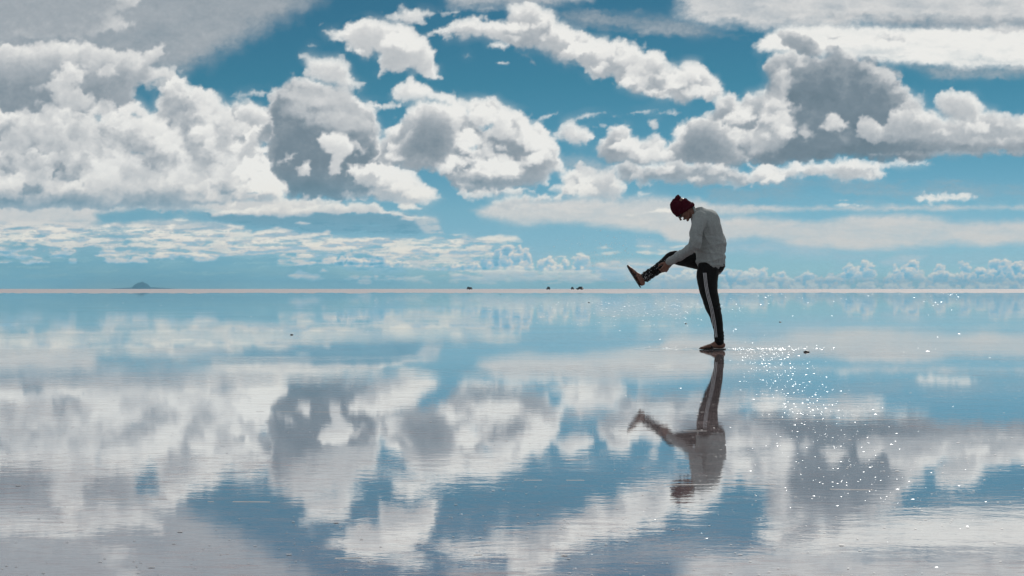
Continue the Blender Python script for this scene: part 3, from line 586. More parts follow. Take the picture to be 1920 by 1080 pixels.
# ================================================================ cloud dome: covers the physical sky, open where there is blue
def build_sky():
    sk_ = Sky(); paint(sk_)
    A, L, st = sk_.A, sk_.L, sk_.st
    RAD = 30000.0
    ms = 1.6                                           # mesh step in photo pixels where the photograph looks
    Xf = np.arange(-290, 2221, ms)
    azf = np.arctan((Xf - 960) / FPX)
    lo_, hi_ = azf[0], azf[-1]; side_ = R(30)
    azr = hi_ + np.arange(1, int(side_ / R(.15))) * R(.15); azl = lo_ - np.arange(1, int(side_ / R(.15)))[::-1] * R(.15)
    azc = np.linspace(azr[-1], azl[0] + 2 * math.pi, 220)[1:-1]
    az = np.concatenate([azl, azf, azr, azc])
    elf = np.arctan(np.arange(0, HOR + 125, ms) / FPX)
    elc = elf[-1] + (R(89.5) - elf[-1]) * np.linspace(0, 1, 60)[1:] ** 1.6
    el = np.concatenate([[-R(.9), -R(.02)], elf, elc])
    AZ, EL = np.meshgrid(az, el)
    x = np.cos(EL) * np.sin(AZ); y = np.cos(EL) * np.cos(AZ); z = np.sin(EL)
    V = np.stack([x * RAD, y * RAD, z * RAD + CAM_H], -1).reshape(-1, 3)
    nr, nc = AZ.shape
    i = np.arange(nr - 1)[:, None]; j = np.arange(nc)[None]; jn = (j + 1) % nc
    F = np.stack([i * nc + j, i * nc + jn, (i + 1) * nc + jn, (i + 1) * nc + j], -1).reshape(-1, 4)
    # front raster
    front = y > .2
    X = np.where(front, 960 + FPX * x / np.maximum(y, .2), -999); Y = np.where(front, HOR - FPX * np.maximum(z, 0) / np.maximum(y, .2), -999)
    c = (X - sk_.x0) / st; r = (541.5 - Y) / st
    ci = np.clip(np.floor(c).astype(int), 0, A.shape[1] - 2); ri = np.clip(np.floor(r).astype(int), 0, A.shape[0] - 2)
    fc = np.clip(c - ci, 0, 1); fr = np.clip(r - ri, 0, 1)
    def samp(M): return (M[ri, ci] * (1 - fr) * (1 - fc) + M[ri, ci + 1] * (1 - fr) * fc + M[ri + 1, ci] * fr * (1 - fc) + M[ri + 1, ci + 1] * fr * fc)
    wf = sstep(-285, -60, X) * sstep(2215, 2000, X) * sstep(-122, -15, Y) * front
    # the rest of the sky: the same kind of broken cumulus all the way round
    aa = np.abs((AZ - 2.3 + math.pi) % (2 * math.pi) - math.pi); zz = np.maximum(z, 0) + .035
    lz = np.log(zz)
    n1 = fbm(aa * 5.5 + 3.1, lz * 2.6, 7, 501, .55); n2 = fbm(aa * 15, lz * 7, 5, 511, .55)
    m1 = fbm(x / (zz + .3) * 1.6 + 7, y / (zz + .3) * 1.6, 7, 521, .55); k_ = sstep(R(20), R(45), EL)
    n1 = n1 * (1 - k_) + m1 * k_
    cov = sstep(-.10, .02, n1 + .12 * n2) * .97
    up = np.gradient(n1, axis=0) / np.maximum(np.gradient(EL, axis=0), 1e-4)
    lig = np.clip(.92 - .42 * sstep(.04, .40, n1) + .25 * n2 - .012 * np.clip(up, -12, 12), .25, 1)
    cosd = x * sdir.x + y * sdir.y + z * sdir.z
    cov = cov * (1 - sstep(math.cos(R(13)), math.cos(R(6)), cosd))        # a gap the sun shines through
    a = samp(A) * wf + cov * (1 - wf)
    l = np.where(a > 1e-3, (samp(L) * wf + lig * cov * (1 - wf)) / np.maximum(a, 1e-3), .7)
    air = np.where(wf > .5, sstep(300, 500, Y), sstep(R(5), R(1), EL))
    me_o = from_np('sky', V, F, None, None, True)
    me = me_o.data
    for nm, arr in (('cover', a), ('light', l), ('air', air)):
        at = me.attributes.new(nm, 'FLOAT', 'POINT'); at.data.foreach_set('value', np.clip(arr, 0, 1.1).astype(np.float32).ravel())
    q = NT('cloudy sky')
    A_ = q.n('ShaderNodeAttribute', attribute_name='cover').outputs['Fac']
    L_ = q.n('ShaderNodeAttribute', attribute_name='light').outputs['Fac']
    R_ = q.n('ShaderNodeAttribute', attribute_name='air').outputs['Fac']
    hi = q.ramp(L_, [(p, srgb(*c)) for p, c in ((0, (94, 114, 126)), (.3, (120, 135, 146)), (.6, (164, 171, 177)), (.85, (209, 210, 210)), (1.0, (238, 237, 233)))])
    lo = q.ramp(L_, [(p, srgb(*c)) for p, c in ((0, (92, 154, 180)), (.3, (128, 176, 198)), (.6, (168, 192, 204)), (.85, (208, 206, 202)), (1.0, (236, 228, 214)))])
    col = q.mixc(R_, hi, lo)
    em = q.n('ShaderNodeEmission'); q.link(col, em.inputs[0]); em.inputs[1].default_value = 1.0
    tr = q.n('ShaderNodeBsdfTransparent')
    mx = q.n('ShaderNodeMixShader'); q.link(A_, mx.inputs[0]); q.link(tr.outputs[0], mx.inputs[1]); q.link(em.outputs[0], mx.inputs[2])
    q.link(mx.outputs[0], q.out.inputs[0]); q.m.cycles.emission_sampling = 'NONE'
    me.materials.append(q.m)
    tag(me_o, 'blue sky with grey and white cumulus above the salt flat', kind='structure')
build_sky()

# ================================================================ salt flat and the sheet of brine on it
def build_ground():
    # dry salt: one sheet out to the horizon
    q = NT('dry white salt')
    g = q.n('ShaderNodeNewGeometry')
    n1 = q.n('ShaderNodeTexNoise', i_Vector=g.outputs['Position'], i_Scale=.35, i_Detail=8)
    v = q.n('ShaderNodeTexVoronoi', feature='DISTANCE_TO_EDGE', i_Vector=g.outputs['Position'], i_Scale=.7)
    c = q.ramp(n1.outputs[0], [(.3, (.43, .405, .425)), (.7, (.58, .545, .565))])
    c = q.mixc(q.maprange(v.outputs[0], 0, .05, .4, 0), c, (.68,.65,.67))
    p = q.n('ShaderNodeBsdfPrincipled'); q.link(c, p.inputs['Base Color']); p.inputs['Roughness'].default_value = .8; p.inputs['Specular IOR Level'].default_value = .2
    q.link(p.outputs[0], q.out.inputs[0])
    bm = bmesh.new(); rings = [0, 40, 120, 200, 400, 900, 2500, 8000, 31500]; prev = None
    for r in rings:
        if r == 0: prev = [bm.verts.new((0, 0, -.03))]; continue
        cur = [bm.verts.new((r * math.cos(t * math.pi / 48), r * math.sin(t * math.pi / 48), -.03)) for t in range(96)]
        for t in range(96):
            if len(prev) == 1: bm.faces.new((prev[0], cur[t], cur[(t + 1) % 96]))
            else: bm.faces.new((prev[t], cur[t], cur[(t + 1) % 96], prev[(t + 1) % 96]))
        prev = cur
    tag(from_bm('salt_flat', bm, q.m, smooth=False), 'dry white salt crust reaching the horizon', kind='structure')
    # brine
    w_ = NT('shallow brine over salt'); g = w_.n('ShaderNodeNewGeometry'); pos = g.outputs['Position']
    def nz(scale, det=2.0, sx=1.0, sy=1.0, dist=0.0, rough=.5):
        mp = w_.n('ShaderNodeMapping', i_Vector=pos); mp.inputs['Scale'].default_value = (sx, sy, 1)
        n = w_.n('ShaderNodeTexNoise', i_Vector=mp.outputs[0], i_Scale=scale, i_Detail=det, i_Distortion=dist, i_Roughness=rough)
        return n.outputs[0]
    calm = w_.maprange(nz(.30, 4, .45, 1.2), .42, .60, .15, 1.15, True)           # calmer and livelier patches
    h1 = nz(3.2, 3, .45, 1.0, .4)             # 30 cm ripples, crests across the view
    h2 = nz(16, 3, .6, 1.0, .3)               # 6 cm
    h3 = nz(60, 2)
    def bump(h, dist, prev=None, st=1.0):
        b = w_.n('ShaderNodeBump', i_Height=h); b.inputs['Distance'].default_value = dist
        if isinstance(st, bpy.types.NodeSocket): w_.link(st, b.inputs['Strength'])
        else: b.inputs['Strength'].default_value = st
        if prev is not None: w_.link(prev, b.inputs['Normal'])
        return b.outputs[0]
    nrm = bump(h1, B1, None, calm); nrm = bump(h2, B2, nrm, calm); nrm = bump(h3, B3, nrm, calm)
    fr = w_.n('ShaderNodeFresnel'); fr.inputs['IOR'].default_value = 1.34
    fac = w_.math('POWER', fr.outputs[0], .25)
    cl = w_.ramp(nz(.5, 6, .5, 1.0), [(.35, (.33, .27, .285)), (.65, (.45, .38, .39))])
    # crusted patches that break the surface a little
    streak = w_.maprange(nz(9, 6, .22, 1.5, .3, .62), .55, .70, 0, .16)
    wide = w_.maprange(nz(.42, 3, .6, 1.0, .6), .45, .62, .25, 1.0, True)                       # where the crust lies just under the film
    grit = w_.maprange(nz(60, 5, .35, 1.0, .4, .70), .46, .66, 0, 1)
    dash = w_.maprange(nz(24, 6, .30, 1.0, .6, .66), .50, .64, 0, 1)
    near = w_.maprange(w_.n('ShaderNodeVectorMath', operation='LENGTH', i_0=pos).outputs['Value'], 4, 26, 1.0, .25)
    crust = w_.math('MULTIPLY', w_.math('MULTIPLY', wide, near), w_.math('ADD', w_.math('MULTIPLY', grit, .34), w_.math('MULTIPLY', dash, .36)))
    fac = w_.math('MULTIPLY', fac, w_.math('SUBTRACT', 1.0, w_.math('ADD', crust, streak)))
    nrm = bump(nz(15, 4, .40, 1.0, .5, .6), .00017, nrm, w_.math('MULTIPLY', near, wide))
    df = w_.n('ShaderNodeBsdfDiffuse'); w_.link(cl, df.inputs[0])
    gl = w_.n('ShaderNodeBsdfGlossy'); gl.inputs['Color'].default_value = (.935, .965, .975, 1); gl.inputs['Roughness'].default_value = .021; w_.link(nrm, gl.inputs['Normal'])
    mx = w_.n('ShaderNodeMixShader'); w_.link(fac, mx.inputs[0]); w_.link(df.outputs[0], mx.inputs[1]); w_.link(gl.outputs[0], mx.inputs[2])
    w_.link(mx.outputs[0], w_.out.inputs[0])
    rj = random.Random(3); bm = bmesh.new(); N = 2400; prev = None
    for r in (0, 12, 60, 200):
        if r == 0: prev = [bm.verts.new((0, 0, 0))]; continue
        cur = []
        for t in range(N):
            a = t * 2 * math.pi / N; rr = r
            if r == 200: rr = 222 + 26 * mnoise.noise(Vector((math.cos(a) * 6, math.sin(a) * 6, 1))) + 18 * rj.uniform(-1, 1) + 22 * mnoise.noise(Vector((math.cos(a) * 60, math.sin(a) * 60, 4)))
            cur.append(bm.verts.new((rr * math.cos(a), rr * math.sin(a), 0)))
        for t in range(N):
            if len(prev) == 1: bm.faces.new((prev[0], cur[t], cur[(t + 1) % N]))
            else: bm.faces.new((prev[t], cur[t], cur[(t + 1) % N], prev[(t + 1) % N]))
        prev = cur
    global WATER; WATER = w_.m
    tag(from_bm('water', bm, w_.m, smooth=False), 'thin sheet of still brine mirroring the clouds', kind='structure')
B1, B2, B3 = .00042, .00020, .00005
build_ground()

# ================================================================ the man
PX = (655 - HOR) / CAM_H / FPX                      # photo pixel at his distance: metres = px * U
DIST = FPX * CAM_H / (655 - HOR); U = DIST / FPX
def P(px, py, d=0.0): return Vector(((px - 1333) * U, d, (655 - py) * U))

def tube(bm, pts, rad, seg=16, cap=True, up=(0, 1, 0)):
    """tapered tube through pts; rad entries are r or (r_in_plane, r_depth): in-plane is across the path, depth is along `up`"""
    pts = [Vector(p) for p in pts]; up = Vector(up); n = len(pts); rings = []
    for i, p in enumerate(pts):
        t = (pts[min(i + 1, n - 1)] - pts[max(i - 1, 0)]).normalized()
        b = (up - t * up.dot(t)).normalized(); a = t.cross(b)
        r = rad[i]; ra, rb = r if isinstance(r, (tuple, list)) else (r, r)
        rings.append([bm.verts.new(p + a * (ra * math.cos(k * 2 * math.pi / seg)) + b * (rb * math.sin(k * 2 * math.pi / seg))) for k in range(seg)])
    for r0, r1 in zip(rings, rings[1:]):
        for k in range(seg): bm.faces.new((r0[k], r0[(k + 1) % seg], r1[(k + 1) % seg], r1[k]))
    if cap:
        for ring, p, q, r in ((rings[0], pts[0], pts[1], rad[0]), (rings[-1], pts[-1], pts[-2], rad[-1])):
            rr = min(r) if isinstance(r, (tuple, list)) else r
            d = (p - q).normalized(); mid = [bm.verts.new(p + d * rr * .45 + (v.co - p) * .72) for v in ring]; c = bm.verts.new(p + d * rr * .62)
            for k in range(seg):
                k2 = (k + 1) % seg
                bm.faces.new((ring[k], ring[k2], mid[k2], mid[k])); bm.faces.new((mid[k], mid[k2], c))
def smoothpath(pts, rad, sub=4):
    """Catmull-Rom through points and radii"""
    P_, R_ = [], []; pts = [Vector(p) for p in pts]; rad = [Vector(r if isinstance(r, (tuple, list)) else (r, r)) for r in rad]; n = len(pts)
    for i in range(n - 1):
        for k in range(sub):
            t = k / sub
            for src, dst in ((pts, P_), (rad, R_)):
                a, b, c, d = src[max(i - 1, 0)], src[i], src[i + 1], src[min(i + 2, n - 1)]
                dst.append(.5 * ((2 * b) + (c - a) * t + (2 * a - 5 * b + 4 * c - d) * t * t + (3 * b - a - 3 * c + d) * t ** 3))
    P_.append(pts[-1]); R_.append(rad[-1]); return P_, [tuple(r) for r in R_]
def stube(bm, pts, rad, **k): p, r = smoothpath(pts, rad); tube(bm, p, r, **k)
def ball(bm, c, r, rot=None, seg=20):
    m = Matrix.Translation(Vector(c)) @ (rot or Matrix.Identity(4)) @ Matrix.Diagonal((*(r if isinstance(r, (tuple, list)) else (r, r, r)), 1))
    bmesh.ops.create_uvsphere(bm, u_segments=seg, v_segments=seg // 2 + 2, radius=1, matrix=m)
def remesh(bm, voxel, smooth=2, keep=1.0):
    bmesh.ops.recalc_face_normals(bm, faces=bm.faces)
    me = bpy.data.meshes.new('tmp'); bm.to_mesh(me); bm.free()
    o = bpy.data.objects.new('tmp', me); COL.objects.link(o)
    m = o.modifiers.new('r', 'REMESH'); m.mode = 'VOXEL'; m.voxel_size = voxel
    if smooth: q = o.modifiers.new('s', 'SMOOTH'); q.iterations = smooth; q.factor = .6
    if keep < 1: q = o.modifiers.new('d', 'DECIMATE'); q.ratio = keep
    dg = bpy.context.evaluated_depsgraph_get(); out = bpy.data.meshes.new_from_object(o.evaluated_get(dg))
    bpy.data.objects.remove(o); bpy.data.meshes.remove(me); return out
def displace(me, fn):
    me.update(); nr = [v.normal.copy() for v in me.vertices]
    for v, n in zip(me.vertices, nr): v.co += n * fn(v.co, n)
    me.update()

def build_man():
    man = thing('person', ((1333 - 960) * U, DIST, 0), 'man in a maroon beanie and grey sweatshirt kicking one leg up over the water', 'person')
    skin = simple_mat('tanned skin', (.19, .088, .06), .5, noise_scale=30, var=.12)
    fleece = NT('heather grey sweatshirt fleece')
    tc = fleece.n('ShaderNodeTexCoord'); n1 = fleece.n('ShaderNodeTexNoise', i_Vector=tc.outputs['Object'], i_Scale=75, i_Detail=6); n2 = fleece.n('ShaderNodeTexNoise', i_Vector=tc.outputs['Object'], i_Scale=9, i_Detail=5)
    c = fleece.ramp(n1.outputs[0], [(.3, (.285, .31, .31)), (.7, (.40, .432, .43))]); c = fleece.mixc(fleece.maprange(n2.outputs[0], .35, .7, 0, .22), c, (.25, .27, .27))
    p = fleece.n('ShaderNodeBsdfPrincipled'); fleece.link(c, p.inputs['Base Color']); p.inputs['Roughness'].default_value = .95; p.inputs['Specular IOR Level'].default_value = .15; p.inputs['Sheen Weight'].default_value = .15
    b = fleece.n('ShaderNodeBump', i_Height=n2.outputs[0]); b.inputs['Distance'].default_value = .012; fleece.link(b.outputs[0], p.inputs['Normal']); fleece.link(p.outputs[0], fleece.out.inputs[0])
    black = simple_mat('black track pants', (.0045, .0047, .0052), .75, noise_scale=20, var=.3, bump=.004, spec=.2)
    knit = simple_mat('maroon knit', (.060, .008, .016), .95, noise_scale=120, var=.35, bump=.003, spec=.1)
    white = simple_mat('white stripe', (.60, .60, .62), .7, noise_scale=50, var=.08)
    rubber = simple_mat('dark rubber', (.016, .013, .012), .6, noise_scale=40)
    glass = simple_mat('dark lens', (.004, .004, .005), .08, spec=.6)

    # joints
    hipN, kneeN, ankN = P(1327, 505, -.095), P(1333, 575, -.085), P(1347, 640, -.06)
    hipF, kneeF, ankF = P(1330, 493, .09), P(1264.5, 481, .20), P(1208, 523, .17)
    shN, elN, wrN = P(1308, 411, -.175), P(1297, 459, -.235), P(1253.5, 491.5, .03)
    shF, elF, wrF = P(1326, 411, .19), P(1359, 459, .245), P(1345, 490, .17)
    neck0, neck1 = P(1312, 399, 0), P(1292, 395, 0)
    # head frame
    pitch = R(64); u = Vector((-math.sin(pitch), 0, math.cos(pitch))); f = Vector((-math.cos(pitch), 0, -math.sin(pitch))); side = u.cross(f)
    hc = P(1281, 392, 0)
    HM = Matrix((( f.x, side.x, u.x, hc.x), (f.y, side.y, u.y, hc.y), (f.z, side.z, u.z, hc.z), (0, 0, 0, 1)))   # local x forward, y side, z up
    def H(x, y, z): return HM @ Vector((x, y, z))
    rotH = HM.to_3x3().to_4x4()

    # ---------------- body: one continuous skin
    bm = bmesh.new()
    ball(bm, H(-.008, 0, .035), (.097, .076, .090), rotH)                      # skull
    stube(bm, [H(.015, 0, .01), H(.03, 0, -.045), H(.052, 0, -.088)], [(.062, .066), (.052, .058), (.034, .034)], up=side)   # face to chin
    ball(bm, H(.080, 0, .022), (.018, .050, .012), rotH, 12)                   # brow
    tube(bm, [H(.088, 0, .008), H(.103, 0, -.014), H(.112, 0, -.028)], [(.008, .009), (.010, .011), (.012, .015)], seg=10, up=side)   # nose
    ball(bm, H(.091, 0, -.050), (.011, .024, .006), rotH, 12); ball(bm, H(.088, 0, -.062), (.010, .022, .007), rotH, 12)      # lips
    ball(bm, H(.080, 0, -.092), (.018, .022, .014), rotH, 12)                  # chin
    for q in (-1, 1):
        ball(bm, H(.058, q * .040, -.022), (.024, .018, .018), rotH, 12)       # cheek
        ball(bm, H(-.006, q * .077, -.012), (.020, .008, .031), rotH, 12)      # ear
        tube(bm, [H(-.012, q * .060, -.045), H(.045, q * .045, -.085)], [.018, .014], seg=10)
    stube(bm, [H(-.02, 0, -.03), P(1293, 397), P(1305, 401), P(1314, 412)], [(.058, .054), (.056, .054), (.064, .065), (.09, .11)])
    stube(bm, [P(1314, 410), P(1326, 440), P(1333, 475), P(1334, 505)], [(.09, .14), (.12, .14), (.11, .13), (.10, .14)])
    def hand(wr, d, across, pal, curl, thumb_side, fing_curl=(.35, .6, .4)):
        """d: wrist-to-knuckle direction, across: towards the little finger, pal: palm normal (fingers curl that way)"""
        d, across, pal = d.normalized(), across.normalized(), pal.normalized()
        pc = [wr, wr + d * .035, wr + d * .085]
        tube(bm, pc, [(.026, .019), (.038, .017), (.041, .014)], seg=14, up=pal)
        for k, (off, ln, r) in enumerate(((-.031, .070, .0088), (-.010, .079, .0092), (.011, .073, .0088), (.030, .058, .0078))):
            base = wr + d * (.080 - abs(off) * .15) + across * off
            dirn = (d + across * off * 2.5).normalized(); pts = [base - dirn * .012, base]; rr = [r * 1.1, r * 1.05]; ang = 0
            for seg_l, ca in zip((.45, .32, .25), fing_curl):
                ang += ca * curl; v = dirn * math.cos(ang) + pal * math.sin(ang)
                pts.append(pts[-1] + v * ln * seg_l); rr.append(rr[-1] * .9)
            tube(bm, pts, rr, seg=10, up=across)
        tb = wr + d * .022 - across * .030
        t1 = tb + (d * .6 - across * .75 + pal * .25).normalized() * .036
        t2 = t1 + (d * .85 - across * .25 + pal * .5).normalized() * .030
        t3 = t2 + (d * .8 + pal * .7).normalized() * .024
        tube(bm, [wr + d * .010 - across * .012, tb, t1, t2, t3], [.016, .014, .0115, .010, .008], seg=10, up=pal)
    # arms
    stube(bm, [shN + Vector((0, .03, 0)), P(1303, 430, -.200), P(1299, 445, -.222), elN, P(1285, 471, -.17), P(1271, 481, -.09), wrN], [(.046, .046), (.044, .044), (.042, .042), (.040, .040), (.036, .036), (.031, .030), (.026, .023)])
    hand(wrN, Vector((-.38, .25, -.85)), Vector((.85, 0, -.35)), Vector((-.25, .95, .15)), 1.35, 1)
    stube(bm, [shF + Vector((-.01, -.03, 0)), P(1345, 430, .222), P(1355, 445, .238), elF, P(1356, 472, .225), wrF], [(.046, .046), (.044, .044), (.042, .042), (.038, .038), (.032, .032), (.026, .023)])
    hand(wrF, Vector((-.55, -.05, -.8)), Vector((-.1, .95, 0)), Vector((-.8, 0, .5)), .6, 1)
    # legs inside the trousers
    stube(bm, [P(1327, 500, -.085), P(1325, 520, -.09), P(1327, 545, -.09), P(1333.5, 572, -.085), P(1340, 592, -.075), P(1345, 615, -.068), P(1347, 636, -.061), P(1349, 648, -.06)], [(.08, .08), (.085, .08), (.075, .073), (.058, .058), (.052, .053), (.041, .042), (.036, .036), (.038, .036)])
    stube(bm, [P(1326, 491, .07), P(1300, 487, .12), P(1280, 484, .17), P(1265.5, 483, .20), P(1251, 494, .195), P(1238, 503, .19), P(1224, 512, .18), ankF], [(.078, .078), (.070, .072), (.062, .065), (.052, .054), (.048, .05), (.045, .048), (.038, .040), (.036, .034)])
    def foot(heel, toe, ank, sidev, upv, r=1.0):
        """heel and toe on the sole plane"""
        ax = (toe - heel); L = ax.length; ax.normalize()
        def q(t, h, s=0): return heel + ax * L * t + upv * h + sidev * s
        stube(bm, [q(.06, .034), q(.22, .040), q(.42, .036), q(.62, .027), q(.80, .020), q(.88, .015)], [(.030, .030), (.036, .032), (.031, .034), (.023, .042), (.016, .045), (.013, .042)], up=sidev)
        stube(bm, [ank, (ank + q(.20, .045)) / 2, q(.20, .040)], [(.036, .034), (.036, .033), (.034, .030)])
        stube(bm, [ank + ax * .01, q(.40, .052), q(.60, .032)], [(.030, .028), (.026, .026), (.018, .028)])
        for k, (s, l, rr) in enumerate(((-.032, .16, .0125), (-.012, .155, .009), (.004, .14, .0085), (.018, .125, .008), (.031, .105, .0078))):
            tube(bm, [q(.84, .013, s * .95), q(.84 + l * .6, .014, s), q(.84 + l, .010, s)], [rr, rr, rr * .85], seg=10, up=sidev)
        for q_ in (-1, 1): ball(bm, ank + sidev * q_ * .034 + upv * -.004, .013, seg=10)
    foot(P(1358, 653.5, -.05), P(1310.5, 653.5, -.085), ankN, Vector((-.0, 1, 0)), Vector((0, 0, 1)))
    hF_, tF_ = P(1202.5, 539, .17), P(1177, 499, .16)
    axF = (tF_ - hF_).normalized(); upF = Vector((-axF.z, 0, axF.x)).normalized()
    if upF.dot(ankF - hF_) < 0: upF = -upF
    foot(hF_ + upF * .009, tF_ + upF * .009, ankF, Vector((0, -1, 0)), upF)
    me = remesh(bm, .0042, 2)
    link_mesh('body', me, skin, man)

    # ---------------- trousers: pelvis and both legs
    bm = bmesh.new()
    stube(bm, [P(1334, 478, 0), P(1334, 492, 0), P(1334, 503, -.01)], [(.125, .15), (.135, .165), (.125, .16)])
    ball(bm, P(1341.5, 498, -.06), (.088, .09, .085)); ball(bm, P(1341, 494, .07), (.088, .085, .082))
    stube(bm, [P(1328, 498, -.08), P(1324, 520, -.09), P(1326.5, 545, -.09), P(1333.5, 572, -.085), P(1340, 592, -.075), P(1345, 615, -.068), P(1346.5, 632, -.062), P(1346.5, 643, -.06)],
          [(.115, .10), (.114, .10), (.095, .092), (.080, .078), (.067, .068), (.052, .058), (.049, .054), (.051, .055)])
    stube(bm, [P(1326, 491, .06), P(1300, 487, .12), P(1280, 484, .17), P(1264.5, 482, .20), P(1251, 494, .195), P(1238, 503, .19), P(1224, 512, .18), P(1212, 520.5, .172)],
          [(.100, .10), (.086, .09), (.077, .082), (.070, .072), (.063, .066), (.057, .062), (.052, .056), (.052, .055)])
    ball(bm, P(1266, 476.5, .20), (.040, .05, .036))
    me = remesh(bm, .0075, 3)
    def wr_pants(co, n):
        v = mnoise.noise(co * 9) * .0045 + mnoise.noise(co * 22) * .0028
        zz = co.z / U
        for zc, am in ((85, .006), (77, .006), (33, .005), (27, .006), (21, .006), (15, .005)):       # bunching behind the knee and above the ankle
            v += am * math.exp(-((zz - zc + 12 * co.x + 1.5 * mnoise.noise(co * 14)) / 1.7) ** 2) * (1 if n.x > -.3 else .35) if co.x > -.25 else 0
        if co.x < -.40:
            d = (co - ankF).dot((kneeF - ankF).normalized())
            for dc, am in ((.02, .006), (.055, .007), (.10, .006), (.15, .005), (.22, .004)):
                v += am * math.exp(-((d - dc + .012 * mnoise.noise(co * 16)) / .011) ** 2)
        return v
    displace(me, wr_pants)
    trousers = link_mesh('trousers', me, black, man)
    bv = BVHTree.FromPolygons([v.co.copy() for v in me.vertices], [tuple(p.vertices) for p in me.polygons])
    # three pale stripes down the outer seam of the standing leg
    pathc = [(1317, 512), (1318, 522), (1319.5, 535), (1323, 552), (1327.5, 568), (1331.5, 583), (1335, 600), (1337.6, 615), (1339.5, 632)]
    pathc = [P(*p) for p in pathc]; pp, _ = smoothpath(pathc, [1] * len(pathc), 8)
    for k in (-1, 0, 1):
        sb = bmesh.new(); rows = []
        for i, p in enumerate(pp):
            t = (pp[min(i + 1, len(pp) - 1)] - pp[max(i - 1, 0)]).normalized(); a = Vector((t.z, 0, -t.x)); row = []
            for e in (-.0033, 0, .0033):
                o = p + a * (k * .0125 + e); hit = bv.ray_cast(Vector((o.x, -1, o.z)), Vector((0, 1, 0)))
                if hit[0] is None: row = None; break
                row.append((sb.verts.new(hit[0] + hit[1] * .0008), sb.verts.new(hit[0] + hit[1] * .0024)))
            if row: rows.append(row)
        for r0, r1 in zip(rows, rows[1:]):
            for e in (0, 1): sb.faces.new((r0[e][1], r0[e + 1][1], r1[e + 1][1], r1[e][1])); sb.faces.new((r0[e][0], r1[e][0], r1[e + 1][0], r0[e + 1][0]))
            for e in (0, 2): sb.faces.new((r0[e][0], r0[e][1], r1[e][1], r1[e][0]))
        for r in (rows[0], rows[-1]):
            for e in (0, 1): sb.faces.new((r[e][0], r[e + 1][0], r[e + 1][1], r[e][1]))
        from_bm('side_stripe', sb, white, trousers)

    # ---------------- sweatshirt
    bm = bmesh.new()
    stube(bm, [P(1311, 393, 0), P(1314, 401, 0), P(1320.5, 413, 0), P(1325, 428, 0), P(1329, 445, 0), P(1331.5, 465, 0), P(1333, 485, 0), P(1333.5, 498, 0), P(1333.5, 504.5, 0)],
          [(.058, .065), (.112, .13), (.152, .185), (.160, .19), (.160, .185), (.155, .180), (.150, .180), (.143, .178), (.132, .168)])
    ball(bm, P(1309, 409, -.14), (.072, .075, .07)); ball(bm, P(1327, 408, .15), (.078, .07, .07))
    ball(bm, P(1332, 417, .02), (.10, .15, .12))
    stube(bm, [shN + Vector((.01, .02, 0)), P(1303, 430, -.205), P(1299, 445, -.225), elN, P(1285, 471, -.17), P(1271, 481, -.09), P(1258.5, 488.8, .0), P(1255, 491, .02)],
          [(.072, .07), (.068, .066), (.062, .062), (.060, .058), (.054, .056), (.050, .050), (.045, .045), (.040, .040)])
    stube(bm, [shF, P(1345, 430, .225), P(1355.5, 445, .245), elF, P(1357.5, 472, .225), P(1350, 484, .19)],
          [(.072, .07), (.066, .064), (.060, .058), (.052, .055), (.048, .05), (.043, .045)])
    me = remesh(bm, .0075, 4)
    elbow_dir = (wrN - elN).normalized()
    def wr_shirt(co, n):
        v = mnoise.noise(Vector((co.x * 5, co.y * 5, co.z * 9))) * .010 + mnoise.noise(Vector((co.x * 11, co.y * 11, co.z * 19))) * .0045
        zz = co.z / U
        if co.x > -.17:                                                        # drapes hanging over the hem rib
            for zc, am, sl in ((159, .007, .10), (168, .008, -.14), (180, .007, .2), (193, .006, -.22), (207, .005, .3)):
                v += am * math.exp(-((zz - zc + sl * co.x / U + 3 * mnoise.noise(co * 7)) / 2.3) ** 2)
        if co.y < -.02 and co.x < -.13 or co.y < -.17:                                      # sleeve folds round the elbow and above the cuff
            d = (co - elN).dot(elbow_dir)
            for dc, am in ((-.06, .006), (-.02, .008), (.03, .007), (.09, .005), (.19, .007), (.225, .009), (.255, .008)):
                v += am * math.exp(-((d - dc + .012 * mnoise.noise(co * 13)) / .010) ** 2)
        return v
    displace(me, wr_shirt)
    shirt = link_mesh('sweatshirt', me, fleece.m, man)
    cb = bmesh.new()                                                            # ribbed collar and cuff
    ax = (P(1300, 389) - P(1306, 411)).normalized()
    pts = [P(1303.5, 400) + (Vector((ax.x, 0, ax.z)) * .070 * math.cos(t) + Vector((0, .071, 0)) * math.sin(t)) + Vector((-.004, 0, .004)) for t in [k * 2 * math.pi / 28 for k in range(28)]]
    rings = []
    for i, p in enumerate(pts):
        t = (pts[(i + 1) % 28] - pts[i - 1]).normalized(); b_ = (p - P(1303.5, 400)).normalized(); c_ = t.cross(b_)
        rings.append([cb.verts.new(p + b_ * .008 * math.cos(k * math.pi / 4) + c_ * .014 * math.sin(k * math.pi / 4)) for k in range(8)])
    for i in range(28):
        for k in range(8): cb.faces.new((rings[i][k], rings[i][(k + 1) % 8], rings[(i + 1) % 28][(k + 1) % 8], rings[(i + 1) % 28][k]))
    from_bm('collar', cb, fleece.m, shirt)
    for wv, d_ in ((wrN, elbow_dir),):
        cb = bmesh.new(); tube(cb, [wv - d_ * .048, wv - d_ * .02, wv - d_ * .002], [.041, .0385, .037], seg=20); from_bm('cuff', cb, fleece.m, shirt)

    # ---------------- beanie
    bm = bmesh.new()
    stube(bm, [H(-.004, 0, -.11), H(-.006, 0, -.05), H(-.006, 0, .0), H(-.010, 0, .036), H(-.018, 0, .068), H(-.030, 0, .092), H(-.046, 0, .106)],
          [(.090, .086), (.096, .088), (.101, .090), (.106, .090), (.096, .084), (.076, .068), (.046, .045)], up=side, seg=24)
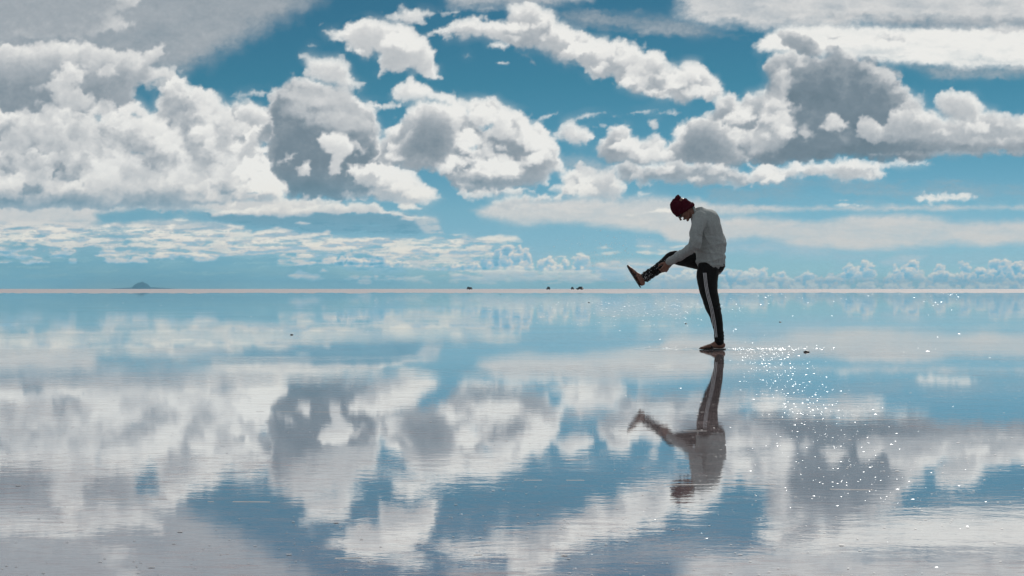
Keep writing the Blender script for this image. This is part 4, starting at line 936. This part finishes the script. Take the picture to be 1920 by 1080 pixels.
    ball(bm, H(-.078, 0, .098), (.036, .052, .032), rotH)                      # slack folded tip
    me = remesh(bm, .0055, 2)
    inv = HM.inverted()
    # cut along the rim that runs from the brow to the nape
    bb = bmesh.new(); bb.from_mesh(me)
    pl_co = H(0, 0, -.018); pl_no = (u * .857 - f * .515).normalized()
    bmesh.ops.bisect_plane(bb, geom=bb.verts[:] + bb.edges[:] + bb.faces[:], plane_co=pl_co, plane_no=pl_no, clear_inner=True)
    bb.to_mesh(me); bb.free()
    def knitfold(co, n):
        l = inv @ co; a = math.atan2(l.y, l.x); v = .0012 * math.cos(a * 40) + .003 * mnoise.noise(co * 14)
        v += .004 * math.exp(-((l.z - .085 + .6 * (l.x + .06)) / .010) ** 2) - .006 * math.exp(-((l.z - .062 + .6 * (l.x + .06)) / .010) ** 2) * (l.x < -.02)
        return v
    displace(me, knitfold)
    bean = link_mesh('beanie', me, knit, man)
    m_ = bean.modifiers.new('thickness', 'SOLIDIFY'); m_.thickness = .004; m_.offset = -1
    rb = bmesh.new(); c0 = H(-.002, 0, -.016)                                   # rolled rim
    e1 = (f * .857 + u * .515).normalized(); rings = []
    for k in range(32):
        a = k * 2 * math.pi / 32; rr = (.110, .088); d_ = (e1 * rr[0] * math.cos(a) + side * rr[1] * math.sin(a)); p_ = c0 + d_; t = (-e1 * rr[0] * math.sin(a) + side * rr[1] * math.cos(a)).normalized(); o_ = d_.normalized(); z_ = t.cross(o_)
        rings.append([rb.verts.new(p_ + o_ * .0065 * math.cos(j * math.pi / 4) + z_ * .021 * math.sin(j * math.pi / 4)) for j in range(8)])
    for k in range(32):
        for j in range(8): rb.faces.new((rings[k][j], rings[k][(j + 1) % 8], rings[(k + 1) % 32][(j + 1) % 8], rings[(k + 1) % 32][j]))
    from_bm('rim', rb, knit, bean)

    # ---------------- sunglasses
    sg = bpy.data.objects.new('sunglasses', None); COL.objects.link(sg); sg.parent = man
    for q in (-1, 1):
        gb = bmesh.new(); ball(gb, H(.088, q * .032, -.002), (.007, .029, .022), rotH @ Matrix.Rotation(-q * .25, 4, 'Z'), 14); from_bm('lens', gb, glass, sg)
        gb = bmesh.new(); tube(gb, [H(.082, q * .060, .004), H(.060, q * .073, .004), H(-.01, q * .083, .002)], [.0045, .004, .0035], seg=8, up=u); from_bm('temple', gb, rubber, sg)

    # ---------------- sandals
    def sandal(heel, toe, sidev, upv):
        so = bpy.data.objects.new('sandal', None); COL.objects.link(so); so.parent = man
        ax = toe - heel; L = ax.length; ax.normalize(); sb = bmesh.new(); prof = []
        for k in range(36):
            t = k * 2 * math.pi / 36; cx = math.cos(t); sx = math.sin(t)
            w_ = .040 + .010 * (cx > 0) * cx; prof.append((L * (.5 + .525 * cx), w_ * sx * (1 - .12 * math.cos(2 * t))))
        up_, dn = [], []
        for x_, y_ in prof:
            lift = .010 * max(0, x_ / L - .75) ** 2 * 8
            up_.append(sb.verts.new(heel + ax * x_ + sidev * y_ + upv * (.012 + lift))); dn.append(sb.verts.new(heel + ax * x_ + sidev * y_ * .97 + upv * (.0005 + lift)))
        sb.faces.new(up_); sb.faces.new(dn[::-1])
        for k in range(36): sb.faces.new((up_[k], dn[k], dn[(k + 1) % 36], up_[(k + 1) % 36]))
        bmesh.ops.triangulate(sb, faces=[f_ for f_ in sb.faces if len(f_.verts) > 4])
        from_bm('sole', sb, rubber, so, smooth=False)
        for q in (-1, 1):
            sb = bmesh.new(); Q = lambda t, h, s: heel + ax * L * t + upv * h + sidev * s
            stube(sb, [Q(.50, .014, q * .040), Q(.60, .045, q * .036), Q(.72, .044, q * .014), Q(.80, .028, -.006)], [(.007, .003)] * 4, seg=8); from_bm('strap', sb, rubber, so)
    sandal(P(1358.5, 655, -.05), P(1310, 655, -.085), Vector((0, 1, 0)), Vector((0, 0, 1)))
    sandal(hF_, tF_, Vector((0, -1, 0)), upF)
    return man, trousers, ankF, kneeF
MAN = build_man()

# ================================================================ far things and small things
def at(px, py=None, y=None, z=0.0):
    """the place on the flat seen at a photo pixel (py below the horizon), or at depth y"""
    if y is None: y = CAM_H * FPX / (py - HOR)
    return Vector(((px - 960) / FPX * y, y, z))

def build_hill(name, px, wpx, hpx, y, mat, label, seed, spread=1.0):
    """one island peak: a coned heightfield"""
    c = at(px, y=y); W = wpx / FPX * y; Hh = hpx / FPX * y; n = 40; V, F = [], []
    for i in range(n + 1):
        for j in range(n + 1):
            a, b = i / n * 2 - 1, j / n * 2 - 1; r = math.hypot(a, b)
            h = max(0, 1 - r ** 1.9) ** spread * (1 + .25 * mnoise.noise(Vector((a * 3, b * 3, seed)))) + .06 * mnoise.noise(Vector((a * 9, b * 9, seed))) * max(0, 1 - r)
            V.append((c.x + a * W / 2, c.y + b * W / 2, h * Hh - .5))
    for i in range(n):
        for j in range(n):
            k = i * (n + 1) + j; F.append((k, k + n + 1, k + n + 2, k + 1))
    return tag(from_np(name, V, F, mat), label, kind='structure')
rock = simple_mat('haze-tinted volcanic rock', (.04, .062, .075), .95, noise_scale=.02, var=.4, spec=.1)  # bluer and paler than bare rock: distance haze partly put into the colour
build_hill('hill', 265, 36, 12.5, 24500, rock, 'small dark island peak on the horizon', 3, .75)
build_hill('hill', 268, 125, 3.5, 27000, rock, 'broad faint hill behind the island peak', 8, 1.2)

haze = NT('thin blue air')
hv = haze.n('ShaderNodeVolumePrincipled'); hv.inputs['Color'].default_value = (.34, .76, 1.0, 1); hv.inputs['Density'].default_value = HAZE_D = 3.8e-5; hv.inputs['Anisotropy'].default_value = .0
haze.link(hv.outputs[0], haze.out.inputs['Volume'])
bm = bmesh.new(); bmesh.ops.create_cube(bm, size=1, matrix=Matrix.Translation((0, 0, 76)) @ Matrix.Diagonal((57000, 57000, 154, 1)))
hz = from_bm('haze', bm, haze.m, smooth=False); tag(hz, 'thin bluish air between the viewer and the horizon', kind='stuff')

# ---------------- off-road cars parked far out on the salt
def build_car(loc, rz, label, paint, rack=True):
    t = thing('parked_car', loc, label, 'car', 'cars far out on the salt flat', rz)
    bm = bmesh.new()
    prof = [(-2.35, .45), (-2.38, .95), (-2.25, 1.08), (-1.95, 1.86), (-1.75, 1.92), (.35, 1.90), (.62, 1.80), (1.10, 1.14), (2.18, 1.04), (2.35, .88), (2.36, .45)]
    for s_ in (-1, 1):
        vs = [bm.verts.new((x, s_ * (.90 if z < 1.12 else .76), z)) for x, z in prof]
        bm.faces.new(vs if s_ < 0 else vs[::-1])
    bm.verts.ensure_lookup_table(); n = len(prof)
    for k in range(n): bm.faces.new((bm.verts[k], bm.verts[(k + 1) % n], bm.verts[n + (k + 1) % n], bm.verts[n + k]))
    bmesh.ops.bevel(bm, geom=bm.edges[:], offset=.06, segments=2, affect='EDGES', clamp_overlap=True)
    from_bm('body', bm, paint, t)
    def box(name, c, s, mat, parent, rot=0):
        b = bmesh.new(); bmesh.ops.create_cube(b, size=1, matrix=Matrix.Translation(c) @ Matrix.Rotation(rot, 4, 'Y') @ Matrix.Diagonal((*s, 1)))
        bmesh.ops.bevel(b, geom=b.edges[:], offset=min(s) * .25, segments=1, affect='EDGES'); return from_bm(name, b, mat, parent, smooth=False)
    for s_ in (-1, 1):
        box('side_window', (-1.25, s_ * .80, 1.50), (.85, .08, .42), CARGLASS, t); box('side_window', (-.25, s_ * .80, 1.50), (.85, .08, .42), CARGLASS, t)
        box('headlight', (2.34, s_ * .66, .86), (.06, .28, .18), CARLAMP, t); box('tail_light', (-2.38, s_ * .80, .95), (.05, .12, .3), CARRED, t)
        for x_ in (-1.45, 1.42):
            b = bmesh.new(); bmesh.ops.create_cone(b, cap_ends=True, segments=20, radius1=.40, radius2=.40, depth=.26, matrix=Matrix.Translation((x_, s_ * .80, .40)) @ Matrix.Rotation(R(90), 4, 'X'))
            bmesh.ops.bevel(b, geom=b.edges[:], offset=.04, segments=1, affect='EDGES'); wh = from_bm('wheel', b, CARRUB, t, smooth=False)
            b = bmesh.new(); bmesh.ops.create_cone(b, cap_ends=True, segments=14, radius1=.22, radius2=.22, depth=.28, matrix=Matrix.Translation((x_, s_ * .80, .40)) @ Matrix.Rotation(R(90), 4, 'X')); from_bm('rim', b, CARLAMP, wh, smooth=False)
    box('windscreen', (.90, 0, 1.48), (.05, 1.38, .62), CARGLASS, t, R(-36)); box('bumper', (2.40, 0, .58), (.14, 1.75, .24), CARRUB, t); box('rear_window', (-2.10, 0, 1.48), (.05, 1.3, .45), CARGLASS, t, R(18))
    if rack: box('roof_rack', (-.7, 0, 2.06), (1.9, 1.3, .22), CARRUB, t)
    return t
CARGLASS = simple_mat('tinted car glass', (.01, .012, .014), .12); CARRUB = simple_mat('black rubber and plastic', (.015, .015, .015), .8)
CARLAMP = simple_mat('dull metal', (.25, .25, .25), .4, metal=.5); CARRED = simple_mat('red lens', (.2, .01, .01), .3)
cp = simple_mat('dark car paint', (.018, .022, .024), .5); cp2 = simple_mat('black car paint', (.008, .008, .009), .5)
def cary(px, y, rz, lab, m, rack=True):
    p = at(px, y=y); build_car((p.x, p.y, -.03), R(rz), lab, m, rack)
cary(877.8, 1060, 96, 'dark off-road car with a roof rack, left one of the pair side by side', cp)
cary(882.6, 1085, 84, 'dark car without a roof rack, right one of the pair side by side', cp2, False)
cary(1028, 1000, 100, 'dark car standing alone on the horizon right of the centre', cp2)
cary(1073.5, 1150, 78, 'small dark car, left of the last two cars on the horizon', cp)
cary(1087, 960, 150, 'dark off-road car farthest right in the row on the horizon', cp2)

# ---------------- dark clods lying in the brine
mud = simple_mat('dark wet salt mud', (.03, .026, .022), .5, noise_scale=60, var=.5)
def clod(px, py, r, lab, seed):
    bm = bmesh.new(); bmesh.ops.create_icosphere(bm, subdivisions=3, radius=1)
    for v in bm.verts:
        q = mnoise.noise(v.co * 1.6 + Vector((seed, 0, 0))) * .35 + mnoise.noise(v.co * 4 + Vector((0, seed, 0))) * .18
        v.co = Vector((v.co.x * 1.3, v.co.y, v.co.z * .55)) * r * (1 + q)
    o = from_bm('mud_clod', bm, mud); o.location = at(px, py, z=r * .2); tag(o, lab, 'clod', 'dark clods in the brine')
clod(1512, 660.5, .022, 'dark flat clod in the glittering water right of the man', 1)
clod(547, 628, .016, 'dark clod in pale water left of the centre', 2)
clod(938, 552, .045, 'dark clod near the far edge of the water, below the row of cars', 3)
clod(1104, 567.5, .030, 'tiny dark clod left of the lifted foot, far out', 4)
clod(1463, 604, .016, 'small dark clod behind the standing man to his right', 5)
clod(1286, 607, .014, 'small dark clod just left of the standing leg', 6)

# ---------------- long low salt ridges and wave fronts breaking the mirror
rm = simple_mat('wet salt ridge', (.36, .35, .36), .85, noise_scale=20, var=.2)
def ridge(px0, px1, py, h, seed, wav=1.0, brk=.15):
    y0 = CAM_H * FPX / (py - HOR); xa, xb = (px0 - 960) / FPX * y0, (px1 - 960) / FPX * y0; n = max(int((xb - xa) / .02), 20); bm = bmesh.new(); prev = None
    for i in range(n + 1):
        t = i / n; x = xa + (xb - xa) * t; e = math.sin(math.pi * t) ** .5
        y = y0 + wav * .10 * y0 * (mnoise.noise(Vector((x * .5, seed, 0))) * .35 + mnoise.noise(Vector((x * 2.3, seed, 3))) * .05)
        k = mnoise.noise(Vector((x * 3.1, seed * 3, 7))) + .5 * mnoise.noise(Vector((x * 11, seed * 3, 9)))
        hh = h * e * max(0, k - .02) * 1.3 * .7 ; w_ = .012 + hh * 3
        if hh < h * .04: prev = None; continue
        cur = [bm.verts.new((x, y + q * w_, z_)) for q, z_ in ((-1, -.001), (-.55, hh * .5), (0, hh), (.6, hh * .45), (1, -.001))]
        if prev:
            for a, b in zip(range(4), range(1, 5)): bm.faces.new((prev[a], prev[b], cur[b], cur[a]))
        prev = cur
    tag(from_bm('salt_ridge', bm, rm), 'low broken ridge of wet salt crossing the water', kind='structure')
for k, a in enumerate(((340, 575, 942.5, .0018), (120, 330, 939, .0011), (680, 1110, 907, .0014), (1240, 1470, 911.5, .0018), (1080, 1330, 805.5, .0022), (1350, 1800, 787, .0020), (600, 920, 1041, .0022),
                       (880, 1350, 1056, .0014), (150, 420, 859, .0012), (1540, 1640, 917, .0022), (560, 760, 728, .0022), (20, 420, 724, .0018), (430, 760, 771, .0014), (990, 1100, 865, .0014))):
    ridge(*a, seed=k * 1.7 + 2)

# ---------------- sun glitter: small steep wavelets, low smooth domes added to make the sun glints
def build_glitter():
    rnd = random.Random(5); pts = []
    def sc(n, fx, fy, rpx=(.9, 1.7)):
        for _ in range(n):
            px, py = fx(), fy()
            if callable(px): px = px(py)
            pts.append((px, py, rnd.uniform(*rpx)))
    G = rnd.gauss; Ud = rnd.uniform
    sc(95, lambda: Ud(1362, 1470) if rnd.random() < .65 else Ud(1240, 1312), lambda: 653.5 + G(0, 1.0), (.9, 1.6))     # wave ring at the standing foot
    sc(40, lambda: Ud(1450, 1570), lambda: 653 + G(0, 2.2), (.9, 1.6))
    for _ in range(560):                                                       # the glitter path, drifting right towards the viewer
        t = rnd.random() ** 1.8; py = 655 + t * 290; px = 1425 + t * 220 + G(0, 34 + t * 62); pts.append((px, py, Ud(.8, 1.35 + .2 * t)))
    for _ in range(150):
        py = 560 + rnd.random() ** .8 * 95; 
        if rnd.random() < .4: pts.append((Ud(1150, 1790), py, Ud(.5, 1.1)))
    for _ in range(420): py = 566 + abs(G(0, 22)); pts.append((1120 + G(0, 140), py, Ud(.7, 1.15)))
    for _ in range(220): py = 551 + abs(G(0, 14)); pts.append((Ud(130, 1800), py, Ud(.6, 1.0)))
    for _ in range(170): py = 600 + rnd.random() * 470; pts.append((Ud(60, 1860), py, Ud(.8, 1.9)))
    V, F = [], []; seg = 8
    prof = [(0, 1.0), (.3, .91), (.6, .60), (.82, .27), (1.0, -.06)]
    for px, py, r in pts:
        if py < 548 or py > 1078 or (1300 < px < 1362 and 640 < py < 668): continue
        c = at(px, py); rr = r * (.30 + .62 * rnd.random() ** 2.2) * c.y / FPX; rr = min(rr, .13); hh = rr * Ud(.26, .38); sx = Ud(1.2, 3.2); b0 = len(V)
        V.append((c.x, c.y, hh))
        for q, z_ in prof[1:]:
            for k in range(seg):
                a = k * 2 * math.pi / seg; V.append((c.x + rr * sx * q * math.cos(a), c.y + rr * q * math.sin(a), hh * z_))
        for k in range(seg): F.append((b0, b0 + 1 + k, b0 + 1 + (k + 1) % seg, b0 + 1 + (k + 1) % seg))
        for j in range(3):
            o0 = b0 + 1 + j * seg
            for k in range(seg): F.append((o0 + k, o0 + seg + k, o0 + seg + (k + 1) % seg, o0 + (k + 1) % seg))
    me = bpy.data.meshes.new('sun_glitter'); me.from_pydata(V, [], [tuple(dict.fromkeys(f)) for f in F]); me.update()
    q = NT('pale glint wavelets'); g_ = q.n('ShaderNodeBsdfGlossy'); g_.inputs['Roughness'].default_value = .40; g_.inputs['Color'].default_value = (.9, .92, .95, 1)
    d_ = q.n('ShaderNodeBsdfDiffuse'); d_.inputs['Color'].default_value = (.6, .58, .6, 1); m_ = q.n('ShaderNodeMixShader'); m_.inputs[0].default_value = .75  # brightness put into the base colour so glint domes never show dark
    q.link(d_.outputs[0], m_.inputs[1]); q.link(g_.outputs[0], m_.inputs[2]); q.link(m_.outputs[0], q.out.inputs[0])
    tag(link_mesh('sun_glitter', me, q.m), 'small steep wavelets added for the sun glints', kind='stuff')
build_glitter()

def build_rings():
    bm = bmesh.new(); c = at(1335, 655)
    for r_, h_, w_ in ((.16, .0016, .03), (.29, .0013, .035), (.46, .0010, .045), (.68, .0007, .05)):
        n = 120; prev = None; first = None
        for k in range(n + 1):
            a = k % n * 2 * math.pi / n; q = 1 + .06 * mnoise.noise(Vector((math.cos(a) * 1.5, math.sin(a) * 1.5, r_ * 9))); hh = h_ * (.7 + .6 * mnoise.noise(Vector((math.cos(a) * 3, math.sin(a) * 3, r_ * 5))))
            cur = [bm.verts.new((c.x + (r_ * q + e * w_) * math.cos(a) * 1.1, c.y + (r_ * q + e * w_) * math.sin(a), z_)) for e, z_ in ((-1, .0004), (-.5, hh * .5), (0, hh), (.5, hh * .5), (1, .0004))]
            if prev:
                for i in range(4): bm.faces.new((prev[i], cur[i], cur[i + 1], prev[i + 1]))
            prev = cur
    bmesh.ops.remove_doubles(bm, verts=bm.verts, dist=.00002)
    tag(from_bm('foot_ripples', bm, WATER), 'low ripple rings spreading from the standing foot', kind='stuff')
build_rings()

def build_flakes():
    rnd = random.Random(21); V, F = [], []
    for _ in range(2600):
        y = 3.0 + 11 * rnd.random() ** 1.3; x = (rnd.random() - .5) * .80 * y
        if mnoise.noise(Vector((x * .5, y * .5, 2))) + .6 * mnoise.noise(Vector((x * 2, y * 2, 5))) < rnd.uniform(-.5, .35): continue
        a = rnd.uniform(-.25, .25); L = rnd.uniform(.0012, .0042) * (1 + 1.0 * (rnd.random() < .08)) * (1 + y * .06); w_ = L * rnd.uniform(.4, .9); b0 = len(V); n = 7
        for k in range(n):
            t = k * 2 * math.pi / n; q = rnd.uniform(.7, 1.15); u_, v_ = L * q * math.cos(t), w_ * q * math.sin(t)
            V.append((x + u_ * math.cos(a) - v_ * math.sin(a), y + u_ * math.sin(a) + v_ * math.cos(a), .0016))
        V.append((x, y, .0022)); c = len(V) - 1
        for k in range(n): F.append((b0 + k, b0 + (k + 1) % n, c))
    tag(from_np('salt_flakes', V, F, simple_mat('floating salt', (.42, .42, .44), .6, noise_scale=30)), 'little flakes of salt floating on the brine', kind='stuff')
build_flakes()

# ---------------- drops: flung off the kicking foot, and clinging to the wet trouser leg
def build_drops():
    rnd = random.Random(11); man, trousers, ank, knee = MAN; base = man.location
    q = NT('whitened drops'); pr = q.n('ShaderNodeBsdfPrincipled'); pr.inputs['Base Color'].default_value = (.9, .92, .93, 1); pr.inputs['Roughness'].default_value = .25  # white base stands in for sun glints on clear water
    tl = q.n('ShaderNodeBsdfTranslucent'); tl.inputs['Color'].default_value = (.95, .96, .97, 1); m_ = q.n('ShaderNodeMixShader'); m_.inputs[0].default_value = .55
    q.link(pr.outputs[0], m_.inputs[1]); q.link(tl.outputs[0], m_.inputs[2]); q.link(m_.outputs[0], q.out.inputs[0])
    def cloud(name, pts, label):
        bm = bmesh.new()
        for p, r in pts:
            bmesh.ops.create_icosphere(bm, subdivisions=1, radius=r, matrix=Matrix.Translation(p) @ Matrix.Diagonal((rnd.uniform(.8, 1.3), 1, rnd.uniform(.8, 1.3), 1)))
        tag(from_bm(name, bm, q.m), label, kind='stuff')
    pts = []
    for _ in range(150):
        if rnd.random() < .75: px, py = 1150 + rnd.gauss(0, 32), 472 + rnd.gauss(0, 18)
        else: px, py = rnd.uniform(1040, 1230), rnd.uniform(440, 540)
        pts.append((P(px, py, rnd.gauss(.15, .12)) + base, rnd.choice((.0022, .0028, .0035, .0045))))
    for _ in range(26): pts.append((P(rnd.uniform(1168, 1240), rnd.uniform(530, 560), rnd.gauss(.1, .1)) + base, rnd.uniform(.002, .0035)))
    cloud('flying_water_drops', pts, 'fine spray of drops flung from the kicking foot')
    pts = []
    me = trousers.data; bv = BVHTree.FromPolygons([v.co.copy() for v in me.vertices], [tuple(p.vertices) for p in me.polygons])
    for _ in range(95):
        t = rnd.random() ** 1.5 * .72; c = ank.lerp(knee, t); o = c + Vector((rnd.gauss(0, .02), -1, rnd.gauss(0, .034)))
        hit = bv.ray_cast(o, Vector((0, 1, 0)))
        if hit[0] is None: continue
        pts.append((hit[0] + base, rnd.choice((.0016, .0022, .003, .0042))))
    for _ in range(14): pts.append((P(rnd.uniform(1184, 1204), rnd.uniform(508, 532), .11) + base, rnd.uniform(.0015, .003)))
    cloud('clinging_water_drops', pts, 'bright drops on the wet lower trouser leg and lifted foot')
build_drops()
